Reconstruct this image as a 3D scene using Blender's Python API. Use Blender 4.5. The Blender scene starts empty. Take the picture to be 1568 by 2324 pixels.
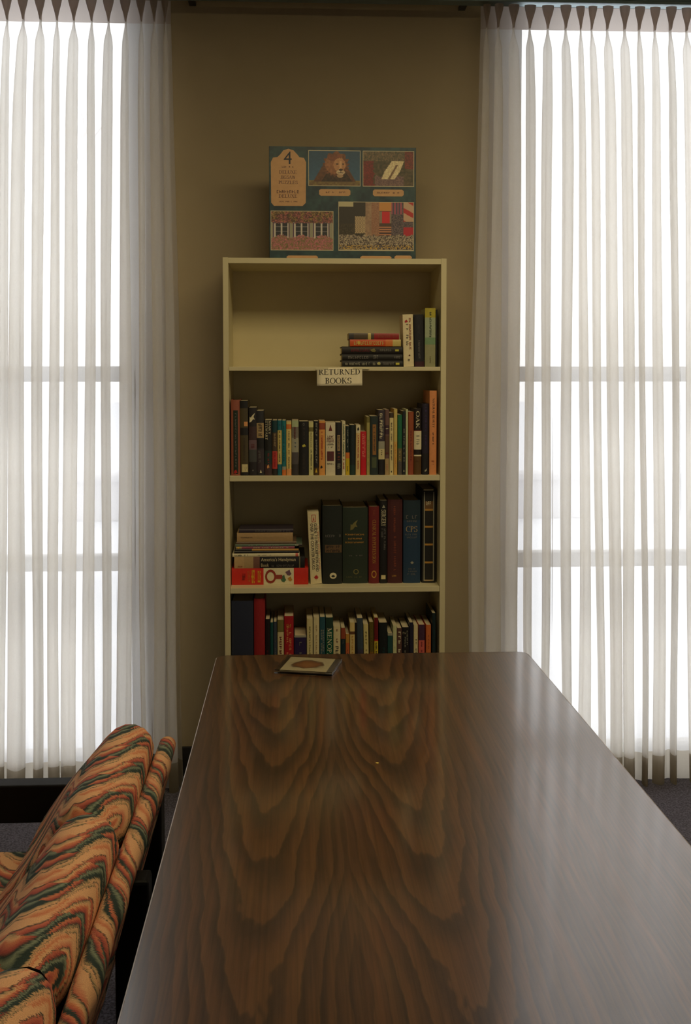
import bpy, math, random
from mathutils import Vector, Matrix
C = bpy.context.scene.collection
PI = math.pi

# ------------------------------------------------------------------ camera
CEIL = 2.86
FL = -0.04           # floor level
F_PX, CX, CY = 2400.0, 784.0, 980.0          # focal length and principal point for 1568 x 2324
YAW, PITCH, EYE = math.atan(120/2400), math.atan(128/2400), 1.45
cam_d = bpy.data.cameras.new('camera'); cam = bpy.data.objects.new('camera', cam_d); C.objects.link(cam)
cam.location = (0, 0, EYE); cam.rotation_euler = (PI/2 - PITCH, 0, -YAW)
cam_d.sensor_fit = 'VERTICAL'; cam_d.sensor_height = 36; cam_d.lens = F_PX*36/2324
cam_d.shift_y = -(1162-CY)/2324; cam_d.clip_start = 0.02
bpy.context.scene.camera = cam

# ------------------------------------------------------------------ world and light
SKY, LAMP, LAMP2 = 3.05, 33.0, 6.5
w = bpy.data.worlds.new('overcast_sky'); bpy.context.scene.world = w; w.use_nodes = True
bgn = w.node_tree.nodes['Background']; bgn.inputs[0].default_value = (0.98, 0.99, 1.0, 1); bgn.inputs[1].default_value = SKY
vs = bpy.context.scene.view_settings
vs.view_transform = 'Standard'; vs.look = 'None'; vs.gamma = 1; vs.use_curve_mapping = False; vs.exposure = 0.0
bpy.context.scene.display_settings.display_device = 'sRGB'

def area(name, loc, target, sx, sy, power, col):
    d = bpy.data.lights.new(name, 'AREA'); d.shape = 'RECTANGLE'; d.size = sx; d.size_y = sy
    d.energy = power; d.color = col
    o = bpy.data.objects.new(name, d); C.objects.link(o); o.location = loc
    o.rotation_euler = (Vector(target)-Vector(loc)).to_track_quat('-Z', 'Y').to_euler()
    return o
area('ceiling_troffer', (0.75, 2.0, CEIL-0.02), (0.75, 2.0, 0), 2.2, 0.8, LAMP, (1.0, 0.81, 0.46))
area('rear_fill_light', (0.9, -2.3, 1.6), (-0.1, 2.2, 0.5), 2.2, 1.6, LAMP2, (1.0, 0.88, 0.66))  # added general fill from behind the camera for the spines; no window there

# ------------------------------------------------------------------ helpers
def srgb(r, g, b):
    f = lambda c: (c/255/12.92) if c/255 <= 0.04045 else ((c/255+0.055)/1.055)**2.4
    return (f(r), f(g), f(b), 1)

cs, sn, cp, sp = math.cos(YAW), math.sin(YAW), math.cos(PITCH), math.sin(PITCH)
FW = Vector((sn*cp, cs*cp, -sp)); RT = Vector((cs, -sn, 0)); UP = RT.cross(FW)
def at(px, py, Y):
    """photo pixel -> point on the plane at distance Y from the camera"""
    d = FW + RT*((px-CX)/F_PX) + UP*(-(py-CY)/F_PX)
    t = Y/d.y
    return Vector((d.x*t, Y, EYE+d.z*t))
def atz(px, py, z):
    d = FW + RT*((px-CX)/F_PX) + UP*(-(py-CY)/F_PX)
    t = (z-EYE)/d.z
    return Vector((d.x*t, d.y*t, z))

_mats = {}
def pmat(name, col, rough=0.6, metal=0.0, spec=0.5, noise=0.0, nscale=40.0, bump=0.0):
    key = (name, tuple(round(c, 4) for c in col[:3]), rough, metal, noise, nscale, bump)
    if key in _mats: return _mats[key]
    m = bpy.data.materials.new(name); m.use_nodes = True; nt = m.node_tree
    b = nt.nodes['Principled BSDF']
    b.inputs['Base Color'].default_value = (*col[:3], 1); b.inputs['Roughness'].default_value = rough
    b.inputs['Metallic'].default_value = metal; b.inputs['Specular IOR Level'].default_value = spec
    if noise or bump:
        tc = nt.nodes.new('ShaderNodeTexCoord'); n = nt.nodes.new('ShaderNodeTexNoise')
        n.inputs['Scale'].default_value = nscale; n.inputs['Detail'].default_value = 4
        nt.links.new(tc.outputs['Object'], n.inputs['Vector'])
        if noise:
            mx = nt.nodes.new('ShaderNodeMix'); mx.data_type = 'RGBA'
            mx.inputs['A'].default_value = tuple(c*(1-noise) for c in col[:3])+(1,)
            mx.inputs['B'].default_value = tuple(min(1, c*(1+noise)) for c in col[:3])+(1,)
            nt.links.new(n.outputs['Fac'], mx.inputs['Factor']); nt.links.new(mx.outputs['Result'], b.inputs['Base Color'])
        if bump:
            bp = nt.nodes.new('ShaderNodeBump'); bp.inputs['Strength'].default_value = bump; bp.inputs['Distance'].default_value = 0.002
            nt.links.new(n.outputs['Fac'], bp.inputs['Height']); nt.links.new(bp.outputs['Normal'], b.inputs['Normal'])
    _mats[key] = m
    return m

class MB:
    def __init__(s): s.v = []; s.f = []; s.mi = []; s.sm = []
    def add(s, vs_, fs, mi=0, smooth=False):
        o = len(s.v); s.v += [tuple(p) for p in vs_]
        for f in fs: s.f.append([i+o for i in f]); s.mi.append(mi); s.sm.append(smooth)
    def box(s, x0, x1, y0, y1, z0, z1, mi=0):
        s.add([(x0,y0,z0),(x1,y0,z0),(x1,y1,z0),(x0,y1,z0),(x0,y0,z1),(x1,y0,z1),(x1,y1,z1),(x0,y1,z1)],
              [(0,3,2,1),(4,5,6,7),(0,1,5,4),(1,2,6,5),(2,3,7,6),(3,0,4,7)], mi)
    def prism(s, poly, z0, z1, mi=0, smooth=False):      # poly ccw in xy
        n = len(poly)
        s.add([(x,y,z0) for x,y in poly]+[(x,y,z1) for x,y in poly],
              [tuple(reversed(range(n))), tuple(range(n,2*n))], mi)
        s.add([(x,y,z0) for x,y in poly]+[(x,y,z1) for x,y in poly],
              [(i,(i+1)%n,n+(i+1)%n,n+i) for i in range(n)], mi, smooth)
    def build(s, name, mats, parent=None, bevel=0.0, seg=2):
        me = bpy.data.meshes.new(name); me.from_pydata(s.v, [], s.f)
        if not isinstance(mats, (list, tuple)): mats = [mats]
        for m in mats: me.materials.append(m)
        me.polygons.foreach_set('material_index', s.mi); me.polygons.foreach_set('use_smooth', s.sm)
        me.update()
        o = bpy.data.objects.new(name, me); C.objects.link(o)
        if parent: o.parent = parent
        if bevel:
            b = o.modifiers.new('bevel', 'BEVEL'); b.width = bevel; b.segments = seg; b.limit_method = 'ANGLE'
        return o
def grid(name, P, mats, parent=None, mi=None, smooth=True, close_u=False):
    """P[row][col] of points -> surface"""
    m = MB(); R, Q = len(P), len(P[0])
    m.v = [tuple(p) for row in P for p in row]
    for r in range(R-1):
        for q in range(Q if close_u else Q-1):
            q2 = (q+1) % Q
            m.f.append([r*Q+q, r*Q+q2, (r+1)*Q+q2, (r+1)*Q+q]); m.mi.append(mi(r, q) if mi else 0); m.sm.append(smooth)
    return m.build(name, mats, parent)
def thing(name, label, cat, loc=(0,0,0), group=None):
    o = bpy.data.objects.new(name, None); C.objects.link(o); o.location = loc; o.empty_display_size = 0.05
    return tag(o, label, cat, group)
def tag(o, label, cat, group=None):
    o['label'] = label; o['category'] = cat
    if group: o['group'] = group
    return o
def struct(o): o['kind'] = 'structure'; return o

# ------------------------------------------------------------------ setting
YS = 3.60            # bookcase front
YW = 3.90            # wall face
YG = 3.98            # window frames
CEIL = 2.86
FL = -0.04           # floor level
XL0, XL1 = -3.0, at(322, 800, YW).x      # left window opening
XR0, XR1 = at(1152, 800, YW).x, 3.1      # right window opening
wall_c = srgb(158, 143, 114)
wall_m = pmat('tan_wall_paint', wall_c, 0.85, noise=0.05, nscale=9, bump=0.15)
m = MB()
m.box(XL1, XR0, YW, YW+0.22, FL, CEIL); m.box(-3.4, XL0, YW, YW+0.22, FL, CEIL); m.box(XR1, 3.6, YW, YW+0.22, FL, CEIL)
m.box(XL0, XL1, YW, YW+0.22, 2.835, CEIL); m.box(XR0, XR1, YW, YW+0.22, 2.835, CEIL)
struct(m.build('wall_back', wall_m))
m = MB(); m.box(-3.6, -3.4, -3.2, YW+0.22, FL, CEIL); struct(m.build('wall_left', wall_m))
m = MB(); m.box(3.6, 3.8, -3.2, YW+0.22, FL, CEIL); struct(m.build('wall_right', wall_m))
m = MB(); m.box(-3.6, 3.8, -3.4, -3.2, FL, CEIL); struct(m.build('wall_rear', wall_m))
m = MB(); m.box(-3.6, 3.8, -3.4, YW+0.22, CEIL, CEIL+0.1); struct(m.build('ceiling', pmat('ceiling_paint', srgb(120,110,92), 0.9, noise=0.1, nscale=60)))
# carpet
cm = bpy.data.materials.new('grey_carpet'); cm.use_nodes = True; nt = cm.node_tree; b = nt.nodes['Principled BSDF']
b.inputs['Roughness'].default_value = 0.95
tc = nt.nodes.new('ShaderNodeTexCoord'); n1 = nt.nodes.new('ShaderNodeTexNoise'); n1.inputs['Scale'].default_value = 170; n1.inputs['Detail'].default_value = 3
rp = nt.nodes.new('ShaderNodeValToRGB'); rp.color_ramp.elements[0].position = 0.35; rp.color_ramp.elements[1].position = 0.68
rp.color_ramp.elements[0].color = srgb(56, 55, 66); rp.color_ramp.elements[1].color = srgb(108, 104, 120)
nt.links.new(tc.outputs['Object'], n1.inputs['Vector']); nt.links.new(n1.outputs['Fac'], rp.inputs['Fac']); nt.links.new(rp.outputs['Color'], b.inputs['Base Color'])
bp = nt.nodes.new('ShaderNodeBump'); bp.inputs['Distance'].default_value = 0.004; nt.links.new(n1.outputs['Fac'], bp.inputs['Height']); nt.links.new(bp.outputs['Normal'], b.inputs['Normal'])
m = MB(); m.box(-3.6, 3.8, -3.4, YW+0.22, FL-0.1, FL); struct(m.build('floor', cm))
m = MB(); m.box(XL1+0.01, XR0-0.01, YW-0.012, YW, FL, 0.07); struct(m.build('baseboard_back', pmat('black_vinyl_base', srgb(30,28,28), 0.5), bevel=0.003))
# outside ground
m = MB(); m.box(-40, 40, YW+0.3, 60, -0.3, -0.06); struct(m.build('ground', pmat('pale_snowy_ground', srgb(225,228,235), 0.9, noise=0.08, nscale=1.2)))

frame_m = pmat('grey_aluminium', srgb(150,145,140), 0.45, 0.3)
glass_m = bpy.data.materials.new('window_glass'); glass_m.use_nodes = True; nt = glass_m.node_tree
for n in list(nt.nodes): nt.nodes.remove(n)
o_ = nt.nodes.new('ShaderNodeOutputMaterial'); tr = nt.nodes.new('ShaderNodeBsdfTransparent'); gl = nt.nodes.new('ShaderNodeBsdfGlossy')
gl.inputs['Roughness'].default_value = 0.02; fr = nt.nodes.new('ShaderNodeFresnel'); fr.inputs[0].default_value = 1.45
mx = nt.nodes.new('ShaderNodeMixShader'); nt.links.new(fr.outputs[0], mx.inputs[0]); nt.links.new(tr.outputs[0], mx.inputs[1]); nt.links.new(gl.outputs[0], mx.inputs[2]); nt.links.new(mx.outputs[0], o_.inputs[0])
def window(n, x0, x1, inner):
    root = bpy.data.objects.new('window_%d' % n, None); C.objects.link(root); struct(root)
    m = MB(); y0, y1 = YG, YG+0.09
    m.box(x0, x0+0.06, y0, y1, FL, 2.835); m.box(x1-0.06, x1, y0, y1, FL, 2.835)
    m.box(x0+0.06, x1-0.06, y0, y1, 2.80, 2.835); m.box(x0+0.06, x1-0.06, y0, y1, FL, 0.01)
    mid = (x0+x1)/2
    m.build('window_frame', frame_m, root)
    for z, h in ((1.455, 0.058), (0.742, 0.056)):
        k = MB(); k.box(x0+0.06, x1-0.06, y0+0.01, y1-0.01, z-h/2, z+h/2); k.build('transom', frame_m, root)
    k = MB(); k.box(mid-0.03, mid+0.03, y0+0.005, y1-0.005, 0.01, 2.80)
    k.build('mullion', frame_m, root)
    zs = [0.01, 0.714, 0.770, 1.426, 1.484, 2.80]
    for i in (0, 2, 4):
        for a, b_ in ((x0+0.06, mid-0.03), (mid+0.03, x1-0.06)):
            g = MB(); g.box(a, b_, y0+0.04, y0+0.046, zs[i], zs[i+1]); g.build('pane', glass_m, root)
window(1, XL0, XL1, 'r'); window(2, XR0, XR1, 'l')

# ------------------------------------------------------------------ outside the windows
def tree(loc, h, seed, label):
    rnd = random.Random(seed); root = thing('bare_tree', label, 'tree', loc, 'leafless trees outside the windows')
    bark = pmat('pale_bark', srgb(214,210,208), 0.9, noise=0.1)
    def limb(m, p, d, l, r, dep):
        q = p + d*l; a = d.orthogonal().normalized(); b2 = d.cross(a)
        ring = lambda c, rr: [c+(a*math.cos(t)+b2*math.sin(t))*rr for t in [i*PI/3 for i in range(6)]]
        m.add(ring(p, r)+ring(q, r*0.65), [(i, (i+1) % 6, 6+(i+1) % 6, 6+i) for i in range(6)], 0, True)
        if dep > 0:
            for k in range(3):
                nd = (d + Vector((rnd.uniform(-.8,.8), rnd.uniform(-.8,.8), rnd.uniform(-.1,.6)))).normalized()
                limb(m, q, nd, l*rnd.uniform(.55,.75), r*0.6, dep-1)
    t = MB(); limb(t, Vector((0,0,0)), Vector((0,0,1)), h*0.35, 0.10, 0); t.build('trunk', bark, root)
    t = MB()
    for k in range(4):
        limb(t, Vector((0,0,h*0.34)), Vector((rnd.uniform(-.6,.6), rnd.uniform(-.6,.6), 1)).normalized(), h*0.22, 0.06, 3)
    t.build('branches', bark, root)
tree((-4.2, 15, -0.06), 6.5, 3, 'pale leafless tree outside behind the left sheer curtain')
tree((6.2, 17, -0.06), 6.5, 8, 'pale leafless tree outside behind the right sheer curtain')
m = MB(); m.box(-14, 14, 11, 11.3, -0.06, 0.35); m.box(-14.05, 14.05, 10.95, 11.35, 0.35, 0.42)
tag(m.build('low_wall', pmat('pale_concrete', srgb(200,200,205), 0.9, noise=0.08, nscale=3), bevel=0.01), 'low pale wall outside, seen faintly through the curtains', 'wall')

# ------------------------------------------------------------------ curtains
def sheer(name, transp, tcol, dcol, thick=0.0):
    m = bpy.data.materials.new(name); m.use_nodes = True; nt = m.node_tree
    for n in list(nt.nodes): nt.nodes.remove(n)
    o = nt.nodes.new('ShaderNodeOutputMaterial'); t = nt.nodes.new('ShaderNodeBsdfTransparent')
    tl = nt.nodes.new('ShaderNodeBsdfTranslucent'); tl.inputs[0].default_value = tcol
    df = nt.nodes.new('ShaderNodeBsdfDiffuse'); df.inputs[0].default_value = dcol
    a = nt.nodes.new('ShaderNodeMixShader'); a.inputs[0].default_value = 0.09
    nt.links.new(tl.outputs[0], a.inputs[1]); nt.links.new(df.outputs[0], a.inputs[2])
    b = nt.nodes.new('ShaderNodeMixShader')
    tc = nt.nodes.new('ShaderNodeTexCoord'); nz = nt.nodes.new('ShaderNodeTexNoise'); mp = nt.nodes.new('ShaderNodeMapping')
    mp.inputs['Scale'].default_value = (260, 260, 30); nt.links.new(tc.outputs['Object'], mp.inputs[0]); nt.links.new(mp.outputs[0], nz.inputs['Vector'])
    mr = nt.nodes.new('ShaderNodeMapRange'); mr.inputs['To Min'].default_value = 1-transp-0.05; mr.inputs['To Max'].default_value = 1-transp+0.05
    nt.links.new(nz.outputs['Fac'], mr.inputs['Value']); nt.links.new(mr.outputs[0], b.inputs[0])
    nt.links.new(t.outputs[0], b.inputs[1]); nt.links.new(a.outputs[0], b.inputs[2]); nt.links.new(b.outputs[0], o.inputs[0])
    return m
sheer_m = sheer('sheer_voile', 0.25, (0.985,0.965,0.93,1), (0.80,0.76,0.66,1))
head_m = sheer('stiffened_heading_cloth', 0.0, (0.62,0.55,0.50,1), (0.66,0.60,0.50,1))
hem_m = sheer('doubled_hem_cloth', 0.03, (0.50,0.45,0.37,1), (0.78,0.72,0.60,1))

def catmull(pts, n):
    out = []; L = len(pts)
    for i in range(L-1):
        p0, p1, p2, p3 = pts[max(i-1,0)], pts[i], pts[i+1], pts[min(i+2,L-1)]
        for k in range(n):
            t = k/n
            out.append(tuple(0.5*((2*p1[j])+(-p0[j]+p2[j])*t+(2*p0[j]-5*p1[j]+4*p2[j]-p3[j])*t*t+(-p0[j]+3*p1[j]-3*p2[j]+p3[j])*t**3) for j in (0,1)))
    return out
def lerp(a, b, t): return a+(b-a)*t
def keyed(keys, t):
    if t <= keys[0][0]: return keys[0][1]
    for (a, va), (b, vb) in zip(keys, keys[1:]):
        if t <= b:
            u = (t-a)/(b-a); u = u*u*(3-2*u); return lerp(va, vb, u)
    return keys[-1][1]
YC = 3.775
ZTOP, ZPIN, ZBOT = at(1200, 16, YC).z, at(1200, 68, YC).z, at(1300, 1785, YC-0.03).z
def curtain(centres, bottoms, name_lab, seed, left_side):
    """centres / bottoms: x of every pleat at the heading and at the hem, ascending"""
    rnd = random.Random(seed); n = len(centres)
    wv = [rnd.uniform(0.42, 0.76) for _ in range(n)]; sk = [rnd.uniform(-0.35, 0.35) for _ in range(n)]
    wb = [min(0.9, max(0.2, w_+rnd.uniform(-0.22, 0.34))) for w_ in wv]; ph = [rnd.uniform(0, 6.28) for _ in range(n)]
    dp = [rnd.uniform(0.75, 1.25) for _ in range(n)]
    hd = [rnd.uniform(-0.006, 0.006) for _ in range(n)]
    rows = [ZTOP, ZTOP-0.012, ZTOP-0.03, ZTOP-0.05, ZTOP-0.068, ZPIN+0.006, ZPIN]
    z = ZPIN; st = 0.008
    while z > ZBOT+0.14: z -= st; st = min(st*1.25, 0.055); rows.append(z)
    rows = [r for r in rows if r > ZBOT+0.14]+[ZBOT+0.115, ZBOT+0.08, ZBOT+0.04, ZBOT]
    i_pin = 6; i_hem = len(rows)-4
    P = []
    for z in rows:
        row = []; f = max(0.0, min(1.0, (ZPIN-z)/(ZPIN-ZBOT)))
        for i in range(n):
            c = lerp(centres[i], bottoms[i], f**0.8) + 0.010*math.sin(ph[i]+3.0*f*2)*f
            cl = lerp(centres[i-1], bottoms[i-1], f**0.8) if i else c-(lerp(centres[1],bottoms[1],f**0.8)-c)
            cr = lerp(centres[i+1], bottoms[i+1], f**0.8) if i < n-1 else c+(c-cl)
            Pw = (cr-cl)/2
            below = keyed([(0, 0.10), (0.03, wv[i]*0.85), (0.12, wv[i]), (0.5, lerp(wv[i], wb[i], .6)), (1, wb[i])], f)
            w_ = below if z <= ZPIN else keyed([(ZPIN, 0.10), (ZTOP, 0.66)], z)
            B = (keyed([(0, 0.022), (0.1, 0.045), (1, 0.06)], f) if z <= ZPIN else 0.03)*dp[i]
            h = w_/2; s = sk[i]*min(1, f*6)*w_*0.5
            neck = -min(0.035, h*0.5)
            pts = [(-0.5,0), (-0.3,0.0), (-0.12,-0.03), (-neck,-0.16), (-h*0.8+s*.5,-0.40), (-h+s,-0.68), (-h*0.55+s,-0.93), (s,-1.0),
                   (h*0.55+s,-0.93), (h+s,-0.68), (h*0.8+s*.5,-0.40), (neck,-0.16), (0.12,-0.03), (0.3,0.0), (0.5,0)]
            for (a, d) in catmull(pts, 3)+([(0.5, 0)] if i == n-1 else []):
                Pl = (c-cl) if a < 0 else (cr-c)
                x = c + a*Pl
                y = YC + d*B + 0.012*math.sin(ph[i]+f*2.2)*f*math.cos(a*PI)**2
                zz = z
                if z < ZBOT+0.13: zz = z + hd[i]*math.cos(a*PI)**2
                row.append((x, y, zz))
        P.append(row)
    root = thing('sheer_curtain', name_lab, 'curtain', (0,0,0), 'pinch-pleated sheer curtains at the windows')
    grid('heading', P[:i_pin+1], head_m, root); grid('sheer_panel', P[i_pin:i_hem+1], sheer_m, root); grid('hem', P[i_hem:], hem_m, root)
    return root
def xs(pxs, Y=YC, py=70): return [at(p, py, Y).x for p in pxs]
lt = [19,56,95,132,170,210,248,287,323,352,376]
lb = [4,46,88,130,160,205,240,292,330,366,403]
pre = [19-38*k for k in range(18, 0, -1)]
curtain(xs(pre+lt), [at(p-8 if p < 0 else p, 1700, YC).x for p in pre]+[at(p, 1700, YC).x for p in lb],
        'off-white sheer pleated curtain over the left window, behind the patterned sofa', 5, True)
rt_ = [1103,1128,1163,1200,1241,1281,1316,1340,1375,1414,1447,1483,1517,1555]
rb = [1072,1108,1158,1196,1228,1275,1318,1356,1386,1428,1452,1490,1528,1572]
post = [1555+37*k for k in range(1, 18)]
curtain(xs(rt_+post), [at(p, 1700, YC).x for p in rb]+[at(p+16, 1700, YC).x for p in post],
        'off-white sheer pleated curtain over the right window, beyond the table', 11, False)
rz = at(1200, 7, YC).z
m = MB(); m.box(-3.0, 3.1, YC-0.030, YC+0.02, rz-0.006, rz+0.012); m.box(-3.0, 3.1, YC-0.034, YC-0.030, rz+0.004, rz+0.016)
r = tag(m.build('curtain_rail', pmat('teal_grey_metal', srgb(120,140,140), 0.35, 0.6), bevel=0.001), 'slim metal curtain track running along the top of the wall', 'curtain rail')
for x in (-2.6, -1.3, at(430,10,YC).x, at(1060,10,YC).x, 1.9, 2.8):
    k = MB(); k.box(x-0.012, x+0.012, YC-0.01, YW, rz+0.012, rz+0.024); k.build('bracket', pmat('dark_bracket', srgb(50,50,48), 0.5), r)

# ------------------------------------------------------------------ lettering
_fc = {}
def font_polys(txt):
    if txt in _fc: return _fc[txt]
    cu = bpy.data.curves.new('lettering', 'FONT'); cu.body = txt; cu.resolution_u = 2
    ob = bpy.data.objects.new('lettering', cu); me = bpy.data.meshes.new_from_object(ob)
    V = [(v.co.x, v.co.y) for v in me.vertices]; Fs = [tuple(p.vertices) for p in me.polygons]
    bpy.data.objects.remove(ob); bpy.data.meshes.remove(me); bpy.data.curves.remove(cu)
    x0 = min(v[0] for v in V); x1 = max(v[0] for v in V); y0 = min(v[1] for v in V); y1 = max(v[1] for v in V)
    V = [((x-x0)/(x1-x0), (y-y0)/(y1-y0)) for x, y in V]
    _fc[txt] = (V, Fs); return _fc[txt]
# a small roman alphabet with thick and thin strokes; glyph = (advance, strokes)
TK, TN, SF = 0.15, 0.055, 0.045
def _serif(ch):
    S = []
    line = lambda x0,y0,x1,y1,t: S.append(('l',x0,y0,x1,y1,t))
    def stem(x, t=TK, y0=0, y1=1, sb=True, st=True, w=0.11):
        line(x, y0, x, y1, t)
        if sb: line(x-t/2-w, y0+SF/2, x+t/2+w, y0+SF/2, -SF)
        if st: line(x-t/2-w, y1-SF/2, x+t/2+w, y1-SF/2, -SF)
    arc = lambda cx,cy,rx,ry,a0,a1: S.append(('a',cx,cy,rx,ry,a0,a1))
    adv = 0.8
    if ch == 'R': stem(.2); arc(.32,.75,.25,.225,90,-90); line(.2,.975,.34,.975,-TN); line(.2,.525,.34,.525,-TN); line(.38,.52,.72,.03,TK); line(.66,.025,.84,.025,-SF); adv = .86
    elif ch == 'P': stem(.2); arc(.32,.73,.26,.245,90,-90); line(.2,.975,.34,.975,-TN); line(.2,.485,.34,.485,-TN); adv = .72
    elif ch == 'B': stem(.2); arc(.32,.76,.22,.215,90,-90); arc(.34,.28,.27,.255,90,-90); line(.2,.975,.34,.975,-TN); line(.2,.54,.36,.54,-TN); line(.2,.025,.36,.025,-TN); adv = .76
    elif ch == 'D': stem(.2); arc(.34,.5,.42,.475,90,-90); line(.2,.975,.36,.975,-TN); line(.2,.025,.36,.025,-TN); adv = .92
    elif ch == 'E': stem(.2); line(.2,.975,.66,.975,-TN); line(.2,.52,.52,.52,-TN); line(.2,.025,.70,.025,-TN); line(.66,1,.66,.8,TN); line(.70,0,.70,.22,TN); line(.52,.42,.52,.62,TN*.8); adv = .80
    elif ch == 'L': stem(.2); line(.2,.025,.68,.025,-TN); line(.68,0,.68,.24,TN); adv = .76
    elif ch == 'T': stem(.4, st=False); line(.06,.975,.74,.975,-TN); line(.06,1,.06,.78,TN); line(.74,1,.74,.78,TN); adv = .82
    elif ch == 'I': stem(.2); adv = .42
    elif ch == 'H': stem(.2); stem(.70); line(.2,.52,.70,.52,-TN); adv = .92
    elif ch == 'U': stem(.2, y0=.28, sb=False); stem(.74, t=TN, y0=.28, sb=False); arc(.47,.30,.27,.28,180,360); adv = .94
    elif ch == 'N': stem(.18, t=TN); stem(.78, t=TN, sb=False); line(.18,.97,.78,.02,TK); adv = .96
    elif ch == 'M': stem(.18, t=TN); stem(.92, t=TK); line(.2,.97,.54,.05,TK); line(.54,.05,.88,.97,TN); adv = 1.12
    elif ch == 'O': arc(.45,.5,.38,.49,0,360); adv = .92
    elif ch == 'C': arc(.47,.5,.38,.48,50,310); line(.72,.98,.72,.72,TN); adv = .84
    elif ch == 'G': arc(.47,.5,.38,.48,50,300); line(.72,.98,.72,.72,TN); line(.72,.06,.72,.42,TK*.9); line(.58,.42,.86,.42,-SF); adv = .92
    elif ch == 'K': stem(.2); line(.26,.42,.68,.97,TN); line(.38,.58,.72,.03,TK); line(.58,.975,.80,.975,-SF); line(.62,.025,.86,.025,-SF); adv = .88
    elif ch == 'A': line(.10,.03,.44,1,TN); line(.44,1,.76,.03,TK); line(.22,.34,.64,.34,-TN); line(.0,.025,.22,.025,-SF); line(.62,.025,.90,.025,-SF); adv = .90
    elif ch == 'Y': stem(.44, y0=0, y1=.46, st=False); line(.14,.97,.44,.42,TK); line(.44,.42,.74,.97,TN); line(.02,.975,.28,.975,-SF); line(.62,.975,.86,.975,-SF); adv = .88
    elif ch == 'S': arc(.36,.74,.22,.235,20,250); arc(.36,.27,.26,.255,200,430); line(.62,.98,.62,.76,TN); line(.08,.02,.08,.26,TN); adv = .68
    elif ch == 'W': line(.34,.03,.12,.97,TK); line(.34,.03,.54,.97,TN); line(.74,.03,.54,.97,TK); line(.74,.03,.96,.97,TN); line(0,.975,.26,.975,-SF); line(.84,.975,1.06,.975,-SF); adv = 1.1
    elif ch == 'X': line(.72,.03,.16,.97,TK); line(.14,.03,.70,.97,TN); line(0,.975,.3,.975,-SF); line(.58,.975,.84,.975,-SF); line(0,.025,.28,.025,-SF); line(.58,.025,.88,.025,-SF); adv = .9
    elif ch == 'Z': line(.08,.03,.58,.97,TK); line(.06,.975,.66,.975,-TN); line(.06,.025,.68,.025,-TN); line(.08,.8,.08,1,TN); line(.68,0,.68,.2,TN); adv = .76
    elif ch == 'J': stem(.34, y0=.2, sb=False); arc(.2,.2,.14,.2,200,360); adv = .54
    elif ch == ' ': adv = .38
    return adv, S
def serif_polys(txt):
    V, Fs, X = [], [], 0
    for ch in txt:
        adv, S = _serif(ch)
        for s in S:
            o = len(V)
            if s[0] == 'l':
                _, x0, y0, x1, y1, t = s
                if abs(y0-y1) < 1e-6: q = [(x0,y0-abs(t)/2),(x1,y0-abs(t)/2),(x1,y0+abs(t)/2),(x0,y0+abs(t)/2)]
                else: q = [(x0-t/2,y0),(x0+t/2,y0),(x1+t/2,y1),(x1-t/2,y1)]
                V += [(X+a, b_) for a, b_ in q]; Fs.append((o,o+1,o+2,o+3))
            else:
                _, cx, cy, rx, ry, a0, a1 = s; K = 14
                for k in range(K+1):
                    a = math.radians(lerp(a0, a1, k/K)); c, s_ = math.cos(a), math.sin(a)
                    t = lerp(TN, TK, abs(c)**1.5)
                    for sg in (-1, 1): V.append((X+cx+c*(rx+sg*t/2), cy+s_*(ry+sg*lerp(TN,TK,abs(c))*.35)))
                for k in range(K): Fs.append((o+2*k, o+2*k+1, o+2*k+3, o+2*k+2))
        X += adv
    return [(x/X, y) for x, y in V], Fs
_rt = random.Random(77)
def faux_polys(n):
    """illegible letter marks"""
    V, Fs = [], []
    for i in range(n):
        if _rt.random() < 0.14: continue
        x = i/n; wd = 0.78/n
        bars = [(x, 0, x+wd*.28, 1)]
        if _rt.random() < .6: bars.append((x+wd*.66, _rt.choice([0,.3]), x+wd*.92, _rt.choice([.7,1])))
        for yy in _rt.sample([0.0,.42,.84], _rt.choice([1,2])): bars.append((x, yy, x+wd*.9, yy+.16))
        for (a,b_,c,d) in bars:
            o = len(V); V += [(a,b_),(c,b_),(c,d),(a,d)]; Fs.append((o,o+1,o+2,o+3))
    return V, Fs

# ------------------------------------------------------------------ bookcase
SX0, SX1 = at(506.5, 800, YS).x, at(1012.5, 800, YS).x
ZT = at(760, 586, YS).z
plank_tops = [at(760, y, YS).z for y in (832.5, 1079.5, 1333, 1585)] + [0.045]
white_m = pmat('cream_melamine', srgb(214,204,166), 0.42, noise=0.03, nscale=12)
back_m = pmat('bookcase_back_board', srgb(204,192,152), 0.6, noise=0.04, nscale=10)
SD = 0.285; TH = 0.0185
case = thing('bookcase', 'tall white open bookcase standing against the wall between the two windows', 'bookcase', ((SX0+SX1)/2, YS+SD/2, 0))
def part(m, name, mat, par, bevel=0.0):
    o = m.build(name, mat, par, bevel); 
    o.matrix_parent_inverse = Matrix.Translation(-Vector(par.location)); return o
IX0, IX1 = SX0+TH, SX1-TH
for a, b_ in ((SX0, IX0), (IX1, SX1)):
    m = MB(); m.box(a, b_, YS, YS+SD, FL, ZT+0.001); part(m, 'side_panel', white_m, case, 0.0008)
m = MB(); m.box(IX0, IX1, YS+0.001, YS+SD, ZT-TH, ZT); part(m, 'top_panel', white_m, case, 0.0008)
for i, z in enumerate(plank_tops):
    m = MB(); m.box(IX0+0.0008, IX1-0.0008, YS+0.002, YS+SD-0.006, z-(0.0135 if i == 0 else TH), z)
    part(m, 'shelf', white_m, case, 0.0008)
m = MB(); m.box(IX0, IX1, YS+SD-0.006, YS+SD, FL, ZT-TH); part(m, 'back_panel', back_m, case)
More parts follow.
